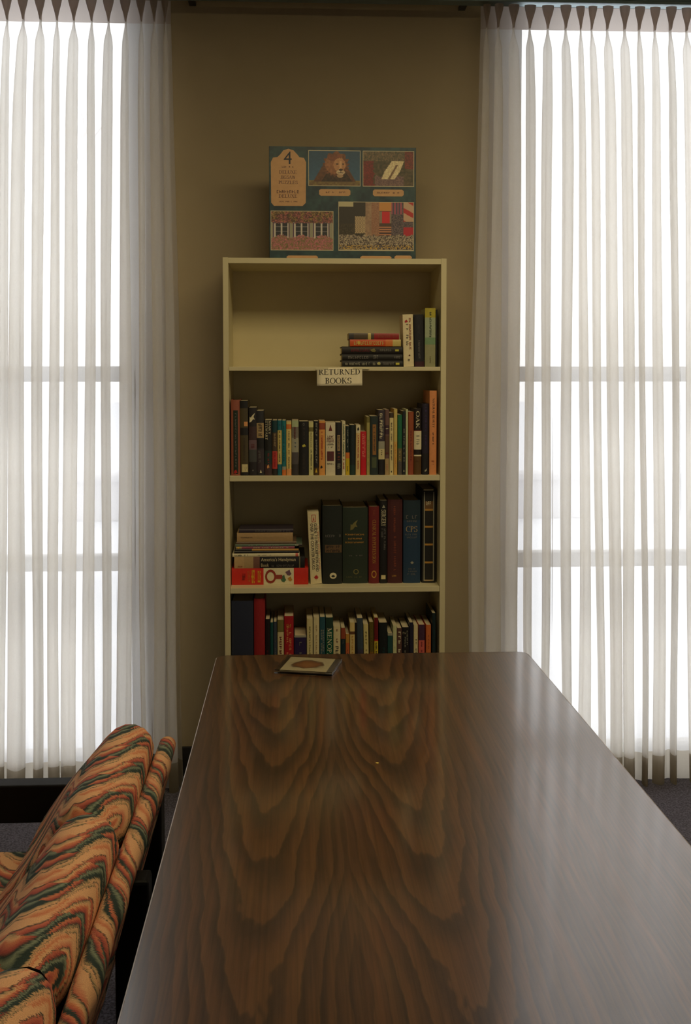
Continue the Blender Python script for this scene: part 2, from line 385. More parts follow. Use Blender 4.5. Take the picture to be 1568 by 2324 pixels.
m = MB(); m.box(IX0, IX1, YS+0.03, YS+0.045, FL, 0.045-TH); part(m, 'plinth', white_m, case)

# ------------------------------------------------------------------ books
page_m = pmat('book_paper', srgb(205,192,160), 0.9, noise=0.15, nscale=300)
COL = dict(k=(30,29,30), w=(226,216,180), cr=(214,200,150), r=(176,34,38), mr=(104,32,36), nv=(36,42,74), bl=(40,76,120), tl=(30,104,116),
           dt=(28,60,64), g=(46,104,72), dg=(30,54,42), ol=(120,112,62), y=(222,184,48), o=(214,120,54), pe=(226,158,98), br=(104,66,42),
           rb=(150,72,46), gr=(112,108,104), dk=(58,54,54), pu=(62,44,88), mv=(108,84,92), pg=(176,190,150), sa=(214,110,92), lg=(160,158,140),
           ms=(206,186,110), gd=(190,140,60), tn=(176,150,108), rd=(206,44,30), mg=(160,60,96), bw=(70,58,48), yg=(196,188,70))
def bm_(c, hc=False):
    c = COL[c] if isinstance(c, str) else c
    return pmat('book_cover_cloth' if hc else 'book_cover_card', srgb(*c), 0.62 if hc else 0.42, noise=0.12, nscale=120)
def prof(w, d, hc, x):
    """depth of the spine surface at x"""
    b_ = 0.0045 if hc else 0.0015
    return b_*min(1, abs(2*x/w))**2.4
def make_book(w, h, d, main, bands=(), hc=False, titles=()):
    """spine faces -y, local z up.  bands: (from, to, colour[, x0, x1]) as fractions from the foot; titles: dicts"""
    th = 0.0026 if hc else 0.0011
    lv = sorted(set([0.0, 1.0]+[f for b in bands if len(b) == 3 for f in b[:2]]))
    mats = [bm_(main, hc)]; m = MB()
    N = 8
    fr = [(-w/2+w*i/N, prof(w, d, hc, -w/2+w*i/N)) for i in range(N+1)]
    out = fr + [(w/2, d), (w/2-th, d), (w/2-th, prof(w,d,hc,w/2)+th*2)] + [(w/2-th-(w-2*th)*i/4, prof(w,d,hc,w/2-th-(w-2*th)*i/4)+th*1.6) for i in range(1,4)] + [(-w/2+th, prof(w,d,hc,w/2)+th*2), (-w/2+th, d), (-w/2, d)]
    n = len(out)
    for a, b_ in zip(lv, lv[1:]):
        mi = 0
        for bd in bands:
            if len(bd) == 3 and bd[0] <= a+1e-6 and bd[1] >= b_-1e-6:
                mm = bm_(bd[2], hc)
                if mm not in mats: mats.append(mm)
                mi = mats.index(mm)
        V = [(x, y, a*h) for x, y in out]+[(x, y, b_*h) for x, y in out]
        m.add(V, [(i, i+1, n+i+1, n+i) for i in range(N)], mi, True)
        m.add(V, [(i, (i+1) % n, n+(i+1) % n, n+i) for i in range(N, n)], 0)
    for zz, flip in ((0, True), (h, False)):
        V = [(x, y, zz) for x, y in out]
        q = [(i, i+1, n-4-int((i)*0.5) if False else i+1) for i in range(0)]
        # spine cap, left and right boards
        inner = list(range(N+3, N+7))
        cap = list(range(0, N+1))+[N+3, N+4, N+5, N+6, N+7]
        fcs = [tuple(cap), (N, N+1, N+2, N+3), (N+7, N+8, N+9, 0)]
        m.add(V, [tuple(reversed(f)) if flip else f for f in fcs], 0)
    # narrower panels lying on the spine
    root = m.build('book', mats)
    def on_spine(V, Fs, name, mat, lift):
        mm = MB(); V = list(V); F2 = []
        for f in Fs:                                    # wide quads follow the curve of the spine
            X_ = [V[i][0] for i in f]; Z_ = [V[i][1] for i in f]
            if len(f) == 4 and max(X_)-min(X_) > w*0.15 and len(set(round(v, 6) for v in X_)) == 2 and len(set(round(v, 6) for v in Z_)) == 2:
                o = len(V)
                for i in range(9):
                    x = lerp(min(X_), max(X_), i/8); V += [(x, min(Z_)), (x, max(Z_))]
                F2 += [(o+2*i, o+2*i+2, o+2*i+3, o+2*i+1) for i in range(8)]
            else: F2.append(tuple(f))
        mm.add([(x, prof(w, d, hc, x)-lift, z) for x, z in V], F2)
        return mm.build(name, mat, root)
    for bd in bands:
        if len(bd) > 3:
            K = 6; V = []; Fs = []
            x0, x1 = -w/2+bd[3]*w, -w/2+bd[4]*w
            for i in range(K+1): V += [(lerp(x0,x1,i/K), bd[0]*h), (lerp(x0,x1,i/K), bd[1]*h)]
            for i in range(K): Fs.append((2*i, 2*i+2, 2*i+3, 2*i+1))
            on_spine(V, Fs, 'spine_panel', bm_(bd[2], hc), 0.0005)
    for t in titles:
        kind = t.get('k', 'x'); txt = t['t']
        V, Fs = {'x': lambda: faux_polys(txt), 'f': lambda: font_polys(txt), 's': lambda: serif_polys(txt)}[kind]() if kind in 'xfs' else SHAPES[txt]
        x0, x1, z0, z1 = t['b']            # box on the spine as fractions
        X0, X1, Z0, Z1 = -w/2+x0*w, -w/2+x1*w, z0*h, z1*h
        if t.get('h'): V2 = [(lerp(X0,X1,u), lerp(Z0,Z1,v)) for u, v in V]            # level lettering
        else: V2 = [(lerp(X0,X1,v), lerp(Z1,Z0,u)) for u, v in V]                      # reads downwards
        if not t.get('h'): Fs = [tuple(f) for f in Fs]
        on_spine(V2, Fs, 'emblem' if kind == 'm' else 'title', pmat('spine_print', srgb(*(COL[t['c']] if isinstance(t['c'], str) else t['c'])), 0.5), 0.0010)
    p = MB(); ins = 0.003 if hc else 0.0004
    e = prof(w,d,hc,w/2)+th*2
    p.box(-w/2+th, w/2-th, e, d-ins, ins, h-ins*(1 if hc else 1))
    p.build('page_block', page_m, root)
    return root
# little emblems
def _disc(n=12, cx=.5, cy=.5, r=.5): return [(cx+r*math.cos(i*2*PI/n), cy+r*math.sin(i*2*PI/n)) for i in range(n)]
def _leaf():
    pts = []
    for a, r_ in [(90,.5),(72,.3),(50,.42),(30,.32),(10,.5),(-5,.3),(-35,.36),(-80,.16),(-90,.5),(-100,.16),(-145,.36),(185,.3),(170,.5),(150,.32),(130,.42),(108,.3)]:
        pts.append((.5+r_*math.cos(math.radians(a)), .5+r_*math.sin(math.radians(a))))
    V = [(.5,.5)]+pts; n = len(pts)
    return V, [(0, 1+i, 1+(i+1) % n) for i in range(n)]
SHAPES = {'disc': (_disc(), [tuple(range(12))]), 'leaf': _leaf(), 'tri': ([(0,0),(1,0),(.5,1)], [(0,1,2)]), 'box': ([(0,0),(1,0),(1,1),(0,1)], [(0,1,2,3)]),
          'horse': ([(0,0),(.35,.1),(.6,.35),(.9,.3),(.7,.6),(.95,1),(.5,.75),(.2,.5),(.05,.6)], [(0,1,2,7,8),(2,3,4,6,7),(4,5,6)]),
          'blob': ([(0,.3),(.3,0),(.6,.2),(1,.3),(.8,.7),(.6,1),(.3,.8),(.1,.7)], [tuple(range(8))]),
          'ring': ([(.5+.5*math.cos(i*PI/8), .5+.5*math.sin(i*PI/8)) for i in range(16)]+[(.5+.33*math.cos(i*PI/8), .5+.33*math.sin(i*PI/8)) for i in range(16)],
                   [(i, (i+1) % 16, 16+(i+1) % 16, 16+i) for i in range(16)])}
SHAPES['frame'] = ([(0,0),(1,0),(1,1),(0,1),(.12,.05),(.88,.05),(.88,.95),(.12,.95)], [(0,1,5,4),(1,2,6,5),(2,3,7,6),(3,0,4,7)])
T = lambda t, c, b, k='x', h=0: dict(t=t, c=c, b=b, k=k, h=h)
Ml = lambda t, c, b: dict(t=t, c=c, b=b, k='m', h=1)

def stand_row(data, zx, y_off, Yb, zfoot, group, x_origin=None):
    for row in data:
        x0, x1, ytop, main, bands, titles, lab = row[:7]
        opt = row[7] if len(row) > 7 else {}
        Y = Yb + opt.get('dy', 0)
        A, B_ = at(x0, 1000, Y).x, at(x1, 1000, Y).x
        w_ = max(0.006, B_-A-0.0006); ztop = at((x0+x1)/2, ytop, Y).z; h_ = ztop-zfoot
        d_ = min(opt.get('d', h_*0.62), SD-(Y-YS)-0.012)
        hc = opt.get('hc', False)
        bk = make_book(w_, h_, d_, main, bands, hc, titles)
        ln = opt.get('lean', 0)             # top shift to the left in metres
        a = math.atan2(ln, h_)
        bk.rotation_euler = (0, -a, 0)
        # keep the lower corner on the shelf
        lift = abs(math.sin(a))*w_/2
        bk.location = ((A+B_)/2, Y, zfoot+lift+0.0003)
        tag(bk, lab, 'book', group)
def flat_stack(data, Yb, zfoot, group):
    z = zfoot
    for row in data:
        x0, x1, h_px, main, bands, titles, lab = row[:7]
        opt = row[7] if len(row) > 7 else {}
        Y = Yb+opt.get('dy', 0)
        A, B_ = at(x0, 1000, Y).x, at(x1, 1000, Y).x
        th_ = h_px*Y/F_PX; L = B_-A
        bk = make_book(th_, L, min(opt.get('d', L*0.66), SD-(Y-YS)-0.012), main, bands, opt.get('hc', False), titles)
        tilt = opt.get('tilt', 0)
        bk.rotation_euler = (0, -PI/2-tilt, 0)
        bk.location = (B_, Y, z+th_/2+0.0003+(math.sin(tilt)*L if tilt < 0 else 0))
        z += th_+0.0004+abs(math.sin(tilt))*L
        tag(bk, lab, 'book', group)
# fractions on flat books: local z runs right -> left, so 0 = right end, 1 = left end

Z1 = lambda zx: 760+zx/6.03
L2 = lambda zx: 510+zx/6.03
R2 = lambda zx: 750+zx/6.03
# ---- top compartment
g1 = 'books in the top compartment beside the returned books sign'
flat_stack([
 (776.5, 914, 14.2, 'k', [], [T(26,'lg',(.28,.66,.36,.95)), Ml('blob','yg',(.3,.8,.37,.43)), T(8,'gr',(.3,.7,.14,.33)), Ml('box','yg',(.3,.65,.06,.12))], 'black flat book at the bottom of the top compartment stack, touching the shelf', dict(hc=True, d=.17)),
 (776.5, 913, 14.2, 'k', [], [T(10,'gr',(.25,.7,.56,.94)), T(3,'gr',(.2,.8,.40,.48)), T(4,'gr',(.3,.7,.04,.14))], 'black flat book with faint grey lettering, second from the bottom of the top compartment stack', dict(hc=True, d=.17)),
 (776, 914, 17.2, (36,32,32), [], [T(14,'mr',(.3,.7,.5,.85)), Ml('blob','ol',(.25,.75,.44,.54)), Ml('box','yg',(.35,.6,.07,.13)), T(6,'gr',(.35,.65,.18,.38))], 'thicker black flat book directly under the orange book', dict(hc=True, d=.165)),
 (794, 909, 15.4, (206,84,34), [(0.0,.16,'ms'),(.16,.3,'o')], [T(15,'ms',(.22,.72,.28,.92)), Ml('disc','y',(.2,.8,.8,.85))], 'orange paperback lying on top of the three black flat books', dict(d=.11)),
 (791.5, 905, 14.2, (150,30,30), [(.5,1,(84,70,52)),(.9,1,'dk'),(.56,.62,'ms')], [T(10,'rb',(.3,.7,.05,.42))], 'dark red and brown paperback topmost of the stack beside the white upright book', dict(d=.11, tilt=-0.004))],
 YS+.02, plank_tops[0], g1)
stand_row([
 (915.6, 939, 714, (230,216,176), [], [Ml('blob','r',(.18,.5,.84,.9)), T(22,'rb',(.58,.78,.32,.96)), T(10,'dk',(.3,.52,.4,.82)), Ml('blob','mr',(.5,.68,.2,.235)), T(3,'dk',(.4,.6,.1,.17))], 'cream white paperback with red bird emblem leaning against the flat stack', dict(lean=.0045)),
 (940.5, 961.8, 714, (24,24,28), [(0,.1,(60,20,26))], [T(20,'gr',(.4,.6,.15,.5)), T(8,'dk',(.4,.6,.6,.8))], 'black paperback between the cream book and the yellow-green book', dict(lean=.0035, dy=.004)),
 (963.3, 987.3, 699.5, (150,150,112), [(.84,1,(176,164,50)),(.5,.84,(160,172,140)),(.38,.5,(118,150,110))], [T(14,'dg',(.42,.6,.5,.93)), T(4,'ol',(.45,.58,.06,.18))], 'tall yellow-green and grey book at the right of the top compartment'),
 (988.2, 990.6, 703, 'k', [], [], 'very thin black booklet between the yellow-green book and the side panel', dict(dy=.01))],
 None, None, YS+.012, plank_tops[0], g1)
# ---- second compartment
g2 = 'paperbacks standing on the second shelf'
y2 = lambda zy: 870+zy/6.03
row2 = [
 (L2(85),L2(210),y2(225),(150,84,66),[(.02,.86,(20,40,30),.26,.78)],[T(18,'gr',(.44,.6,.1,.82)),Ml('blob','r',(.3,.7,.02,.08))],'reddish brown book with dark green spine panel at the left end of the second shelf',dict(hc=True,d=.16)),
 (L2(216),L2(326),y2(240),(78,68,44),[(0.0,.04,'k'),(.54,.64,'k'),(.9,1,'k')],[Ml('box','cr',(.15,.9,.045,.15)),Ml('blob','k',(.5,.85,.06,.13)),T(14,'bw',(.4,.6,.2,.5)),Ml('box','pe',(.5,.95,.66,.72))],'olive brown book with a small cream square at its foot, second shelf left',dict(lean=.002,d=.15)),
 (L2(331),L2(440),y2(332),(40,36,38),[(.38,.52,'mv'),(.2,.38,(70,72,72)),(.52,.72,(66,46,46))],[Ml('horse','w',(.1,.85,.78,.92)),T(4,'mr',(.3,.7,.4,.48)),Ml('blob','gr',(.4,.6,.06,.09))],'dark paperback with a white animal silhouette near its top',dict(lean=.001)),
 (L2(443),L2(542),y2(376),(44,44,48),[(.58,.81,'tn'),(.42,.56,'k'),(.05,.4,(62,52,58))],[T(8,'bw',(.25,.75,.6,.8)),T(9,'gr',(.2,.5,.16,.38)),Ml('tri','w',(.35,.65,.04,.09))],'dark paperback with a tan block high on the spine, left of the white-lettered black paperback',dict(lean=.002)),
 (L2(546),L2(646),y2(505),(30,30,28),[(0.0,.2,(70,50,50)),(.2,.45,(36,54,50))],[T('MARY','w',(.56,.84,.74,.99),'s'),T('STEWART','w',(.1,.40,.64,.99),'s'),Ml('blob','pe',(.3,.65,.12,.2)),T(9,'r',(.4,.6,.22,.4))],'black paperback with bold white lettering at the top, second shelf left'),
 (L2(650),L2(719),y2(508),(44,38,34),[(.78,1,'dt'),(.12,.44,(190,66,58)),(.44,.78,(74,60,46))],[T(11,'r',(.3,.7,.15,.42)),T(9,'tn',(.3,.7,.48,.76))],'slim dark paperback with a red lower half and teal top'),
 (L2(722),L2(780),y2(508),(34,104,120),[(.2,.82,'ms')],[T(18,'bw',(.35,.65,.24,.8)),T(3,'bl',(.4,.7,.85,.93))],'slim teal paperback with a long cream title strip'),
 (L2(784),L2(838),y2(510),(32,116,124),[(0,.1,'o'),(.1,.16,'lg')],[T(16,'nv',(.35,.6,.25,.9))],'slim plain teal paperback with an orange foot, right of the cream-stripped one'),
 (L2(842),L2(912),y2(524),(220,196,120),[(0,.12,'pe'),(.86,.95,'o')],[T(22,'bw',(.4,.62,.12,.82))],'slim yellow-cream paperback with a dark title, left of the pale green-topped book'),
 (L2(918),L2(1010),y2(508),(120,112,104),[(.88,1,'pg'),(0,.2,'dk'),(.2,.42,(84,78,80)),(.42,.68,'lg')],[T(9,'mr',(.3,.6,.66,.9)),T(3,'bl',(.4,.6,.5,.6))],'grey paperback with a pale green top fading to dark at the foot'),
 (L2(1016),L2(1146),y2(522),(26,25,24),[],[Ml('blob','yg',(.32,.74,.52,.58)),T(7,'bw',(.4,.6,.62,.88)),Ml('ring','gr',(.4,.6,.92,.97)),T(12,'bw',(.4,.6,.1,.4))],'thick black paperback with a small yellow-green motif at mid spine'),
 (L2(1149),L2(1214),y2(530),(206,200,140),[(.82,.9,'ol')],[T(18,'dk',(.4,.66,.1,.48)),T(8,'ol',(.4,.6,.52,.8))],'slim cream-green paperback right of the thick black one'),
 (L2(1219),L2(1288),y2(520),(32,30,32),[(0,.14,(80,60,34))],[T(15,'lg',(.35,.66,.2,.96)),Ml('tri','y',(.25,.7,.05,.13))],'slim black paperback with grey lettering and a yellow mark at its foot'),
 (L2(1291),L2(1374),y2(514),(226,160,84),[(.84,.96,'rb')],[T(15,'r',(.3,.62,.28,.8)),Ml('blob','k',(.2,.6,.12,.18))],'orange-yellow paperback with red lettering on the second shelf'),
 (L2(1380),L2(1514),y2(535),(222,212,184),[],[Ml('tri','mr',(.32,.68,.84,.96)),T(4,'mr',(.2,.9,.72,.75),'x',1),T(6,'mr',(.12,.88,.67,.71),'x',1),T(6,'mr',(.12,.88,.62,.66),'x',1),T(6,'bw',(.14,.86,.57,.6),'x',1),T(5,'bw',(.25,.75,.52,.545),'x',1),Ml('box',(96,44,50),(.14,.86,.27,.45)),Ml('ring','bw',(.3,.6,.31,.41)),T(7,'bw',(.15,.85,.2,.23),'x',1)],'wide white paperback with a red triangle and a maroon picture square'),
 (R2(68),R2(152),y2(535),(36,32,34),[(.46,.76,'tn',.3,.75)],[T(10,'bw',(.4,.65,.48,.74)),T(7,'rb',(.35,.75,.28,.42)),T(6,'lg',(.3,.8,.12,.22))],'black paperback with a tan strip, right of the wide white one'),
 (R2(156),R2(204),y2(520),(224,214,178),[],[T(20,'g',(.3,.72,.34,.95)),T(7,'r',(.3,.7,.06,.3))],'very slim white paperback with green and red lettering'),
 (R2(208),R2(262),y2(585),(32,44,44),[(0,.34,(206,178,40)),(.34,.46,'o')],[T(9,'lg',(.35,.62,.5,.92)),T(4,'bw',(.3,.6,.08,.18))],'slim paperback dark above and yellow at the foot, second shelf'),
 (R2(266),R2(340),y2(572),(28,38,38),[(0,.2,(34,58,52))],[T(7,'dt',(.4,.6,.3,.7))],'plain dark green-black paperback right of the yellow-footed one'),
 (R2(344),R2(406),y2(570),(220,190,130),[(.84,1,'w')],[T(16,'r',(.4,.66,.1,.84)),Ml('blob','k',(.3,.75,.88,.96))],'slim peach paperback with red lettering left of the bright red one',dict(lean=-.001)),
 (R2(411),R2(490),y2(660),(206,26,40),[(.36,.98,(196,38,48),.1,.9)],[T(11,(240,150,130),(.3,.55,.4,.94)),T(11,(236,130,120),(.62,.82,.4,.9))],'bright red short paperback on the second shelf'),
 (R2(494),R2(538),y2(458),(170,160,96),[(.9,1,'ol')],[T(12,'ol',(.4,.6,.1,.6))],'slim olive paperback standing right of the bright red one'),
 (R2(542),R2(652),y2(450),(40,52,50),[(.34,.86,(150,104,52),.3,.76),(.12,.3,(80,90,62),.2,.8)],[T(14,'dk',(.42,.62,.4,.82))],'dark teal paperback with a brown-orange spine panel'),
 (R2(656),R2(742),y2(368),(64,56,66),[(.24,.4,'cr'),(.4,.52,'lg'),(0,.24,'k')],[T(8,'w',(.2,.6,.55,.95)),T(3,'bw',(.4,.6,.3,.38)),T(6,'lg',(.5,.8,.6,.85))],'mottled grey-purple paperback with a cream lower block and black foot'),
 (R2(746),R2(803),y2(360),(112,84,80),[(.62,.76,(70,48,60)),(.3,.6,(96,72,60)),(0,.25,'tn')],[Ml('blob','w',(.1,.9,.7,.715)),Ml('blob','mr',(.1,.9,.32,.345)),T(4,'r',(.4,.6,.06,.16))],'slim brownish mauve paperback with a thin white mark, right of the mottled one'),
 (R2(807),R2(862),y2(405),(222,206,150),[(.92,1,'bw')],[T(14,'bw',(.35,.65,.22,.84)),Ml('box','k',(.38,.62,.04,.065))],'slim cream paperback with a dark title below a brown top, second shelf right'),
 (R2(866),R2(914),y2(350),(214,170,90),[(.5,1,'ms')],[T(10,'o',(.4,.6,.1,.5))],'very slim golden yellow paperback, second shelf right'),
 (R2(920),R2(980),y2(430),(40,110,76),[(0,.22,(86,82,80)),(.22,.44,(110,100,70)),(.44,.6,'g')],[T(8,'ms',(.35,.6,.24,.42)),Ml('blob','tl',(.3,.6,.78,.82))],'green paperback with a grey foot, second shelf right'),
 (R2(984),R2(1026),y2(380),(40,44,50),[],[T(14,'lg',(.35,.7,.2,.72)),Ml('tri','w',(.3,.7,.05,.08))],'slim dark blue-grey paperback between the green and the pale green ones'),
 (R2(1029),R2(1060),y2(355),(196,204,164),[],[],'very thin pale green-white booklet, second shelf right'),
 (R2(1064),R2(1138),y2(390),(150,76,44),[(.0,.3,'rb')],[T(12,'mr',(.4,.6,.2,.8))],'rust brown paperback left of the OAK book'),
 (R2(1143),R2(1246),y2(345),(34,24,22),[(.38,.66,'w'),(.66,.665,'r'),(.28,.3,'w'),(0,.28,(92,62,26))],[T('OAK','w',(.25,.72,.70,.96),'s'),T(5,'lg',(.3,.7,.45,.6)),T(5,'br',(.2,.8,.2,.23),'x',1)],'black and brown hardback with large white letters OAK',dict(hc=True)),
 (R2(1252),R2(1346),y2(280),(34,28,48),[(0,.3,(26,24,30))],[T(14,'pu',(.4,.66,.4,.95)),Ml('horse','lg',(.4,.8,.04,.09))],'dark navy hardback between the OAK book and the tall peach book',dict(hc=True)),
 (R2(1353),R2(1452),y2(102),(222,146,92),[],[T('NATURAL BEAUTY','bw',(.42,.70,.56,.91),'s'),T(9,'bw',(.42,.6,.36,.5)),T(5,'rb',(.3,.7,.15,.17),'x',1),T(5,'rb',(.3,.7,.12,.13),'x',1)],'tall peach orange book at the right end of the second shelf')]
stand_row(row2, None, None, YS+.018, plank_tops[1], g2)
# ---- third compartment
g3 = 'books in the third compartment'
y3 = lambda zy: 1100+zy/6.03
y3b = lambda zy: 1090+zy/6.03
Zf = plank_tops[2]
flat_stack([
 (524,699,38,'rd',[(.19,.585,'w')],[T(4,'y',(.15,.85,.62,.66)),T(4,'y',(.1,.9,.70,.745)),T(5,'gd',(.2,.85,.76,.79)),T(3,'mr',(.3,.7,.82,.86)),Ml('ring',(150,50,34),(.08,.92,.42,.565)),Ml('box',(150,60,44),(.35,.6,.34,.43)),Ml('blob',(70,110,80),(.15,.6,.29,.37)),Ml('blob',(110,80,100),(.55,.9,.22,.3)),Ml('blob','gd',(.2,.5,.21,.27))],'bright red flat book with a pictured clock on its spine, bottom of the left stack',dict(d=.2)),
 (530,691,26,'k',[(.64,.86,'tn'),(.86,1,(190,160,116)),(.64,.73,(120,84,72)),(.065,.08,(120,112,80))],[T("America's Handyman",(214,200,160),(.52,.92,.13,.62),'f'),T('Book',(204,190,150),(.12,.42,.51,.62),'f'),T(18,'gr',(.12,.3,.15,.47)),T(4,'rb',(.1,.2,.88,.97))],'black flat book with tan left end and pale title, lying on the red book',dict(d=.2)),
 (526,679,7.6,'w',[(.02,.06,'sa')],[T(9,'k',(.3,.7,.86,.97)),T(5,'k',(.3,.7,.75,.82)),T(16,'gr',(.4,.6,.42,.62))],'thin white flat book lying just above the tan-ended black book',dict(d=.19)),
 (530,678,5.4,'k',[],[],'thin plain black flat book lying on the thin white one',dict(d=.18)),
 (533,677,4.4,(40,36,34),[(0,.74,'gd')],[],'very thin dark flat booklet with an orange strip, in the middle of the left stack',dict(d=.17)),
 (534,668,5.2,(150,70,96),[(.9,1,'tn')],[T(16,'pg',(.3,.7,.1,.7)),Ml('disc','y',(.2,.9,.94,.975))],'thin pink flat booklet under the grey-green one',dict(d=.15)),
 (533,685,5.2,(96,116,100),[(0,.08,'dk')],[T(5,'w',(.2,.8,.04,.1)),T(14,'lg',(.3,.7,.3,.8))],'thin grey-green flat booklet sticking out to the right of the stack',dict(d=.16)),
 (535,672,5.2,(112,90,70),[],[],'thin brown-grey flat booklet under the thick tan book',dict(d=.16)),
 (536.5,664,20.5,(178,146,104),[(0,1,(178,146,104))],[T(12,'bw',(.42,.56,.72,.93)),T(20,'tn',(.4,.56,.1,.7))],'thick tan flat paperback near the top of the left stack',dict(d=.12)),
 (541,665,8,(56,48,62),[],[T(24,'gr',(.2,.7,.05,.7))],'thin dark purple flat paperback topmost of the left stack in the third compartment',dict(d=.12))],
 YS+.055, Zf, g3)
stand_row([
 (704.5,730.2,1162,(226,212,170),[],[Ml('frame','r',(.36,.72,.86,.96)),Ml('tri','r',(.48,.6,.88,.94)),T('GUIDE TO PRESCRIPTION AND','dk',(.54,.80,.17,.84),'f'),T('OVER THE COUNTER DRUGS','dk',(.2,.46,.2,.84),'f'),T(24,(214,120,90),(.84,.92,.2,.8)),Ml('leaf','r',(.3,.75,.04,.13))],'cream book about drugs with red emblem leaning towards the flat stack',dict(lean=.0115,d=.17)),
 (731.5,776.5,1148,(28,34,30),[(.4,.5,(100,76,50),.12,.98)],[T(8,'gr',(.15,.95,.6,.63),'x',1),T(7,'k',(.2,.9,.46,.49),'x',1),T(7,'k',(.2,.9,.41,.44),'x',1),Ml('disc','w',(.36,.72,.065,.145)),Ml('leaf',(28,34,30),(.42,.66,.07,.12))],'wide black-green hardback with a round white tree emblem at its foot',dict(hc=True,d=.2)),
 (777.5,835,1152,(38,50,38),[(.4,.4001,'dg')],[Ml('horse','ol',(.3,.62,.7,.84)),T(13,'gd',(.1,.88,.635,.655),'x',1),T(11,'gd',(.16,.84,.58,.60),'x',1),T(13,'gd',(.1,.86,.53,.55),'x',1),T(8,'gr',(.25,.8,.36,.375),'x',1),Ml('ring','ol',(.42,.64,.12,.19)),T(11,'ol',(.15,.85,.08,.09),'x',1)],'wide dark green medical dictionary with three lines of gold lettering',dict(hc=True,d=.2,dy=.004)),
 (837,861,1150,(112,30,30),[],[T('CLINICAL HYPERTENSION','gd',(.36,.68,.26,.83),'s'),T(4,'rb',(.4,.6,.88,.95)),Ml('ring','gd',(.25,.75,.07,.17))],'red-maroon hardback with gold lettering, left of the slim black one',dict(hc=True,d=.18)),
 (862,879,1136,(24,22,22),[(.05,.10,'cr',.2,.8)],[T('SURGERY','w',(.2,.82,.69,.89),'s'),Ml('tri','lg',(.3,.75,.91,.95)),T(9,'gr',(.2,.45,.5,.66)),T(14,'gr',(.55,.8,.4,.66))],'slim black book with white lettering between two maroon hardbacks',dict(d=.17)),
 (880,914,1134,(72,28,30),[],[T(14,'rb',(.4,.52,.6,.92)),T(16,'rb',(.42,.56,.14,.56)),T(3,'gd',(.3,.6,.08,.1),'x',1)],'wide dark maroon hardback left of the blue book',dict(hc=True,d=.19)),
 (916,955,1136,(30,58,86),[(.76,1,(28,48,60))],[T(4,'gr',(.15,.85,.78,.82),'x',1),T(5,'gr',(.2,.8,.74,.76),'x',1),T('CPS','tn',(.14,.82,.62,.69),'s',1),T(8,'gr',(.1,.8,.58,.6),'x',1),T(7,'gr',(.2,.8,.545,.565),'x',1),Ml('leaf','lg',(.4,.62,.22,.27)),T(6,'gr',(.3,.7,.165,.18),'x',1),T(6,'gr',(.2,.8,.135,.15),'x',1),T(5,'gr',(.25,.75,.1,.12),'x',1)],'wide blue hardback with the letters CPS',dict(hc=True,d=.2)),
 (958.5,990.5,1110,(30,28,26),[(.79,.87,(110,78,44),.15,.8)],
   [Ml('box','cr',(.1,.8,.985,.996)),Ml('box','lg',(.12,.19,.02,.97)),Ml('box','lg',(.79,.86,.02,.97)),Ml('box','tn',(.12,.86,.02,.035)),T(3,'w',(.3,.65,.83,.87),'x',1)]+[Ml('box','gd',(.2,.78,z,z+.02)) for z in (.21,.4,.59,.77)],'tall black hardback with gold ruled boxes beside the right side panel',dict(hc=True,d=.2))],
 None, None, YS+.06, Zf, g3)
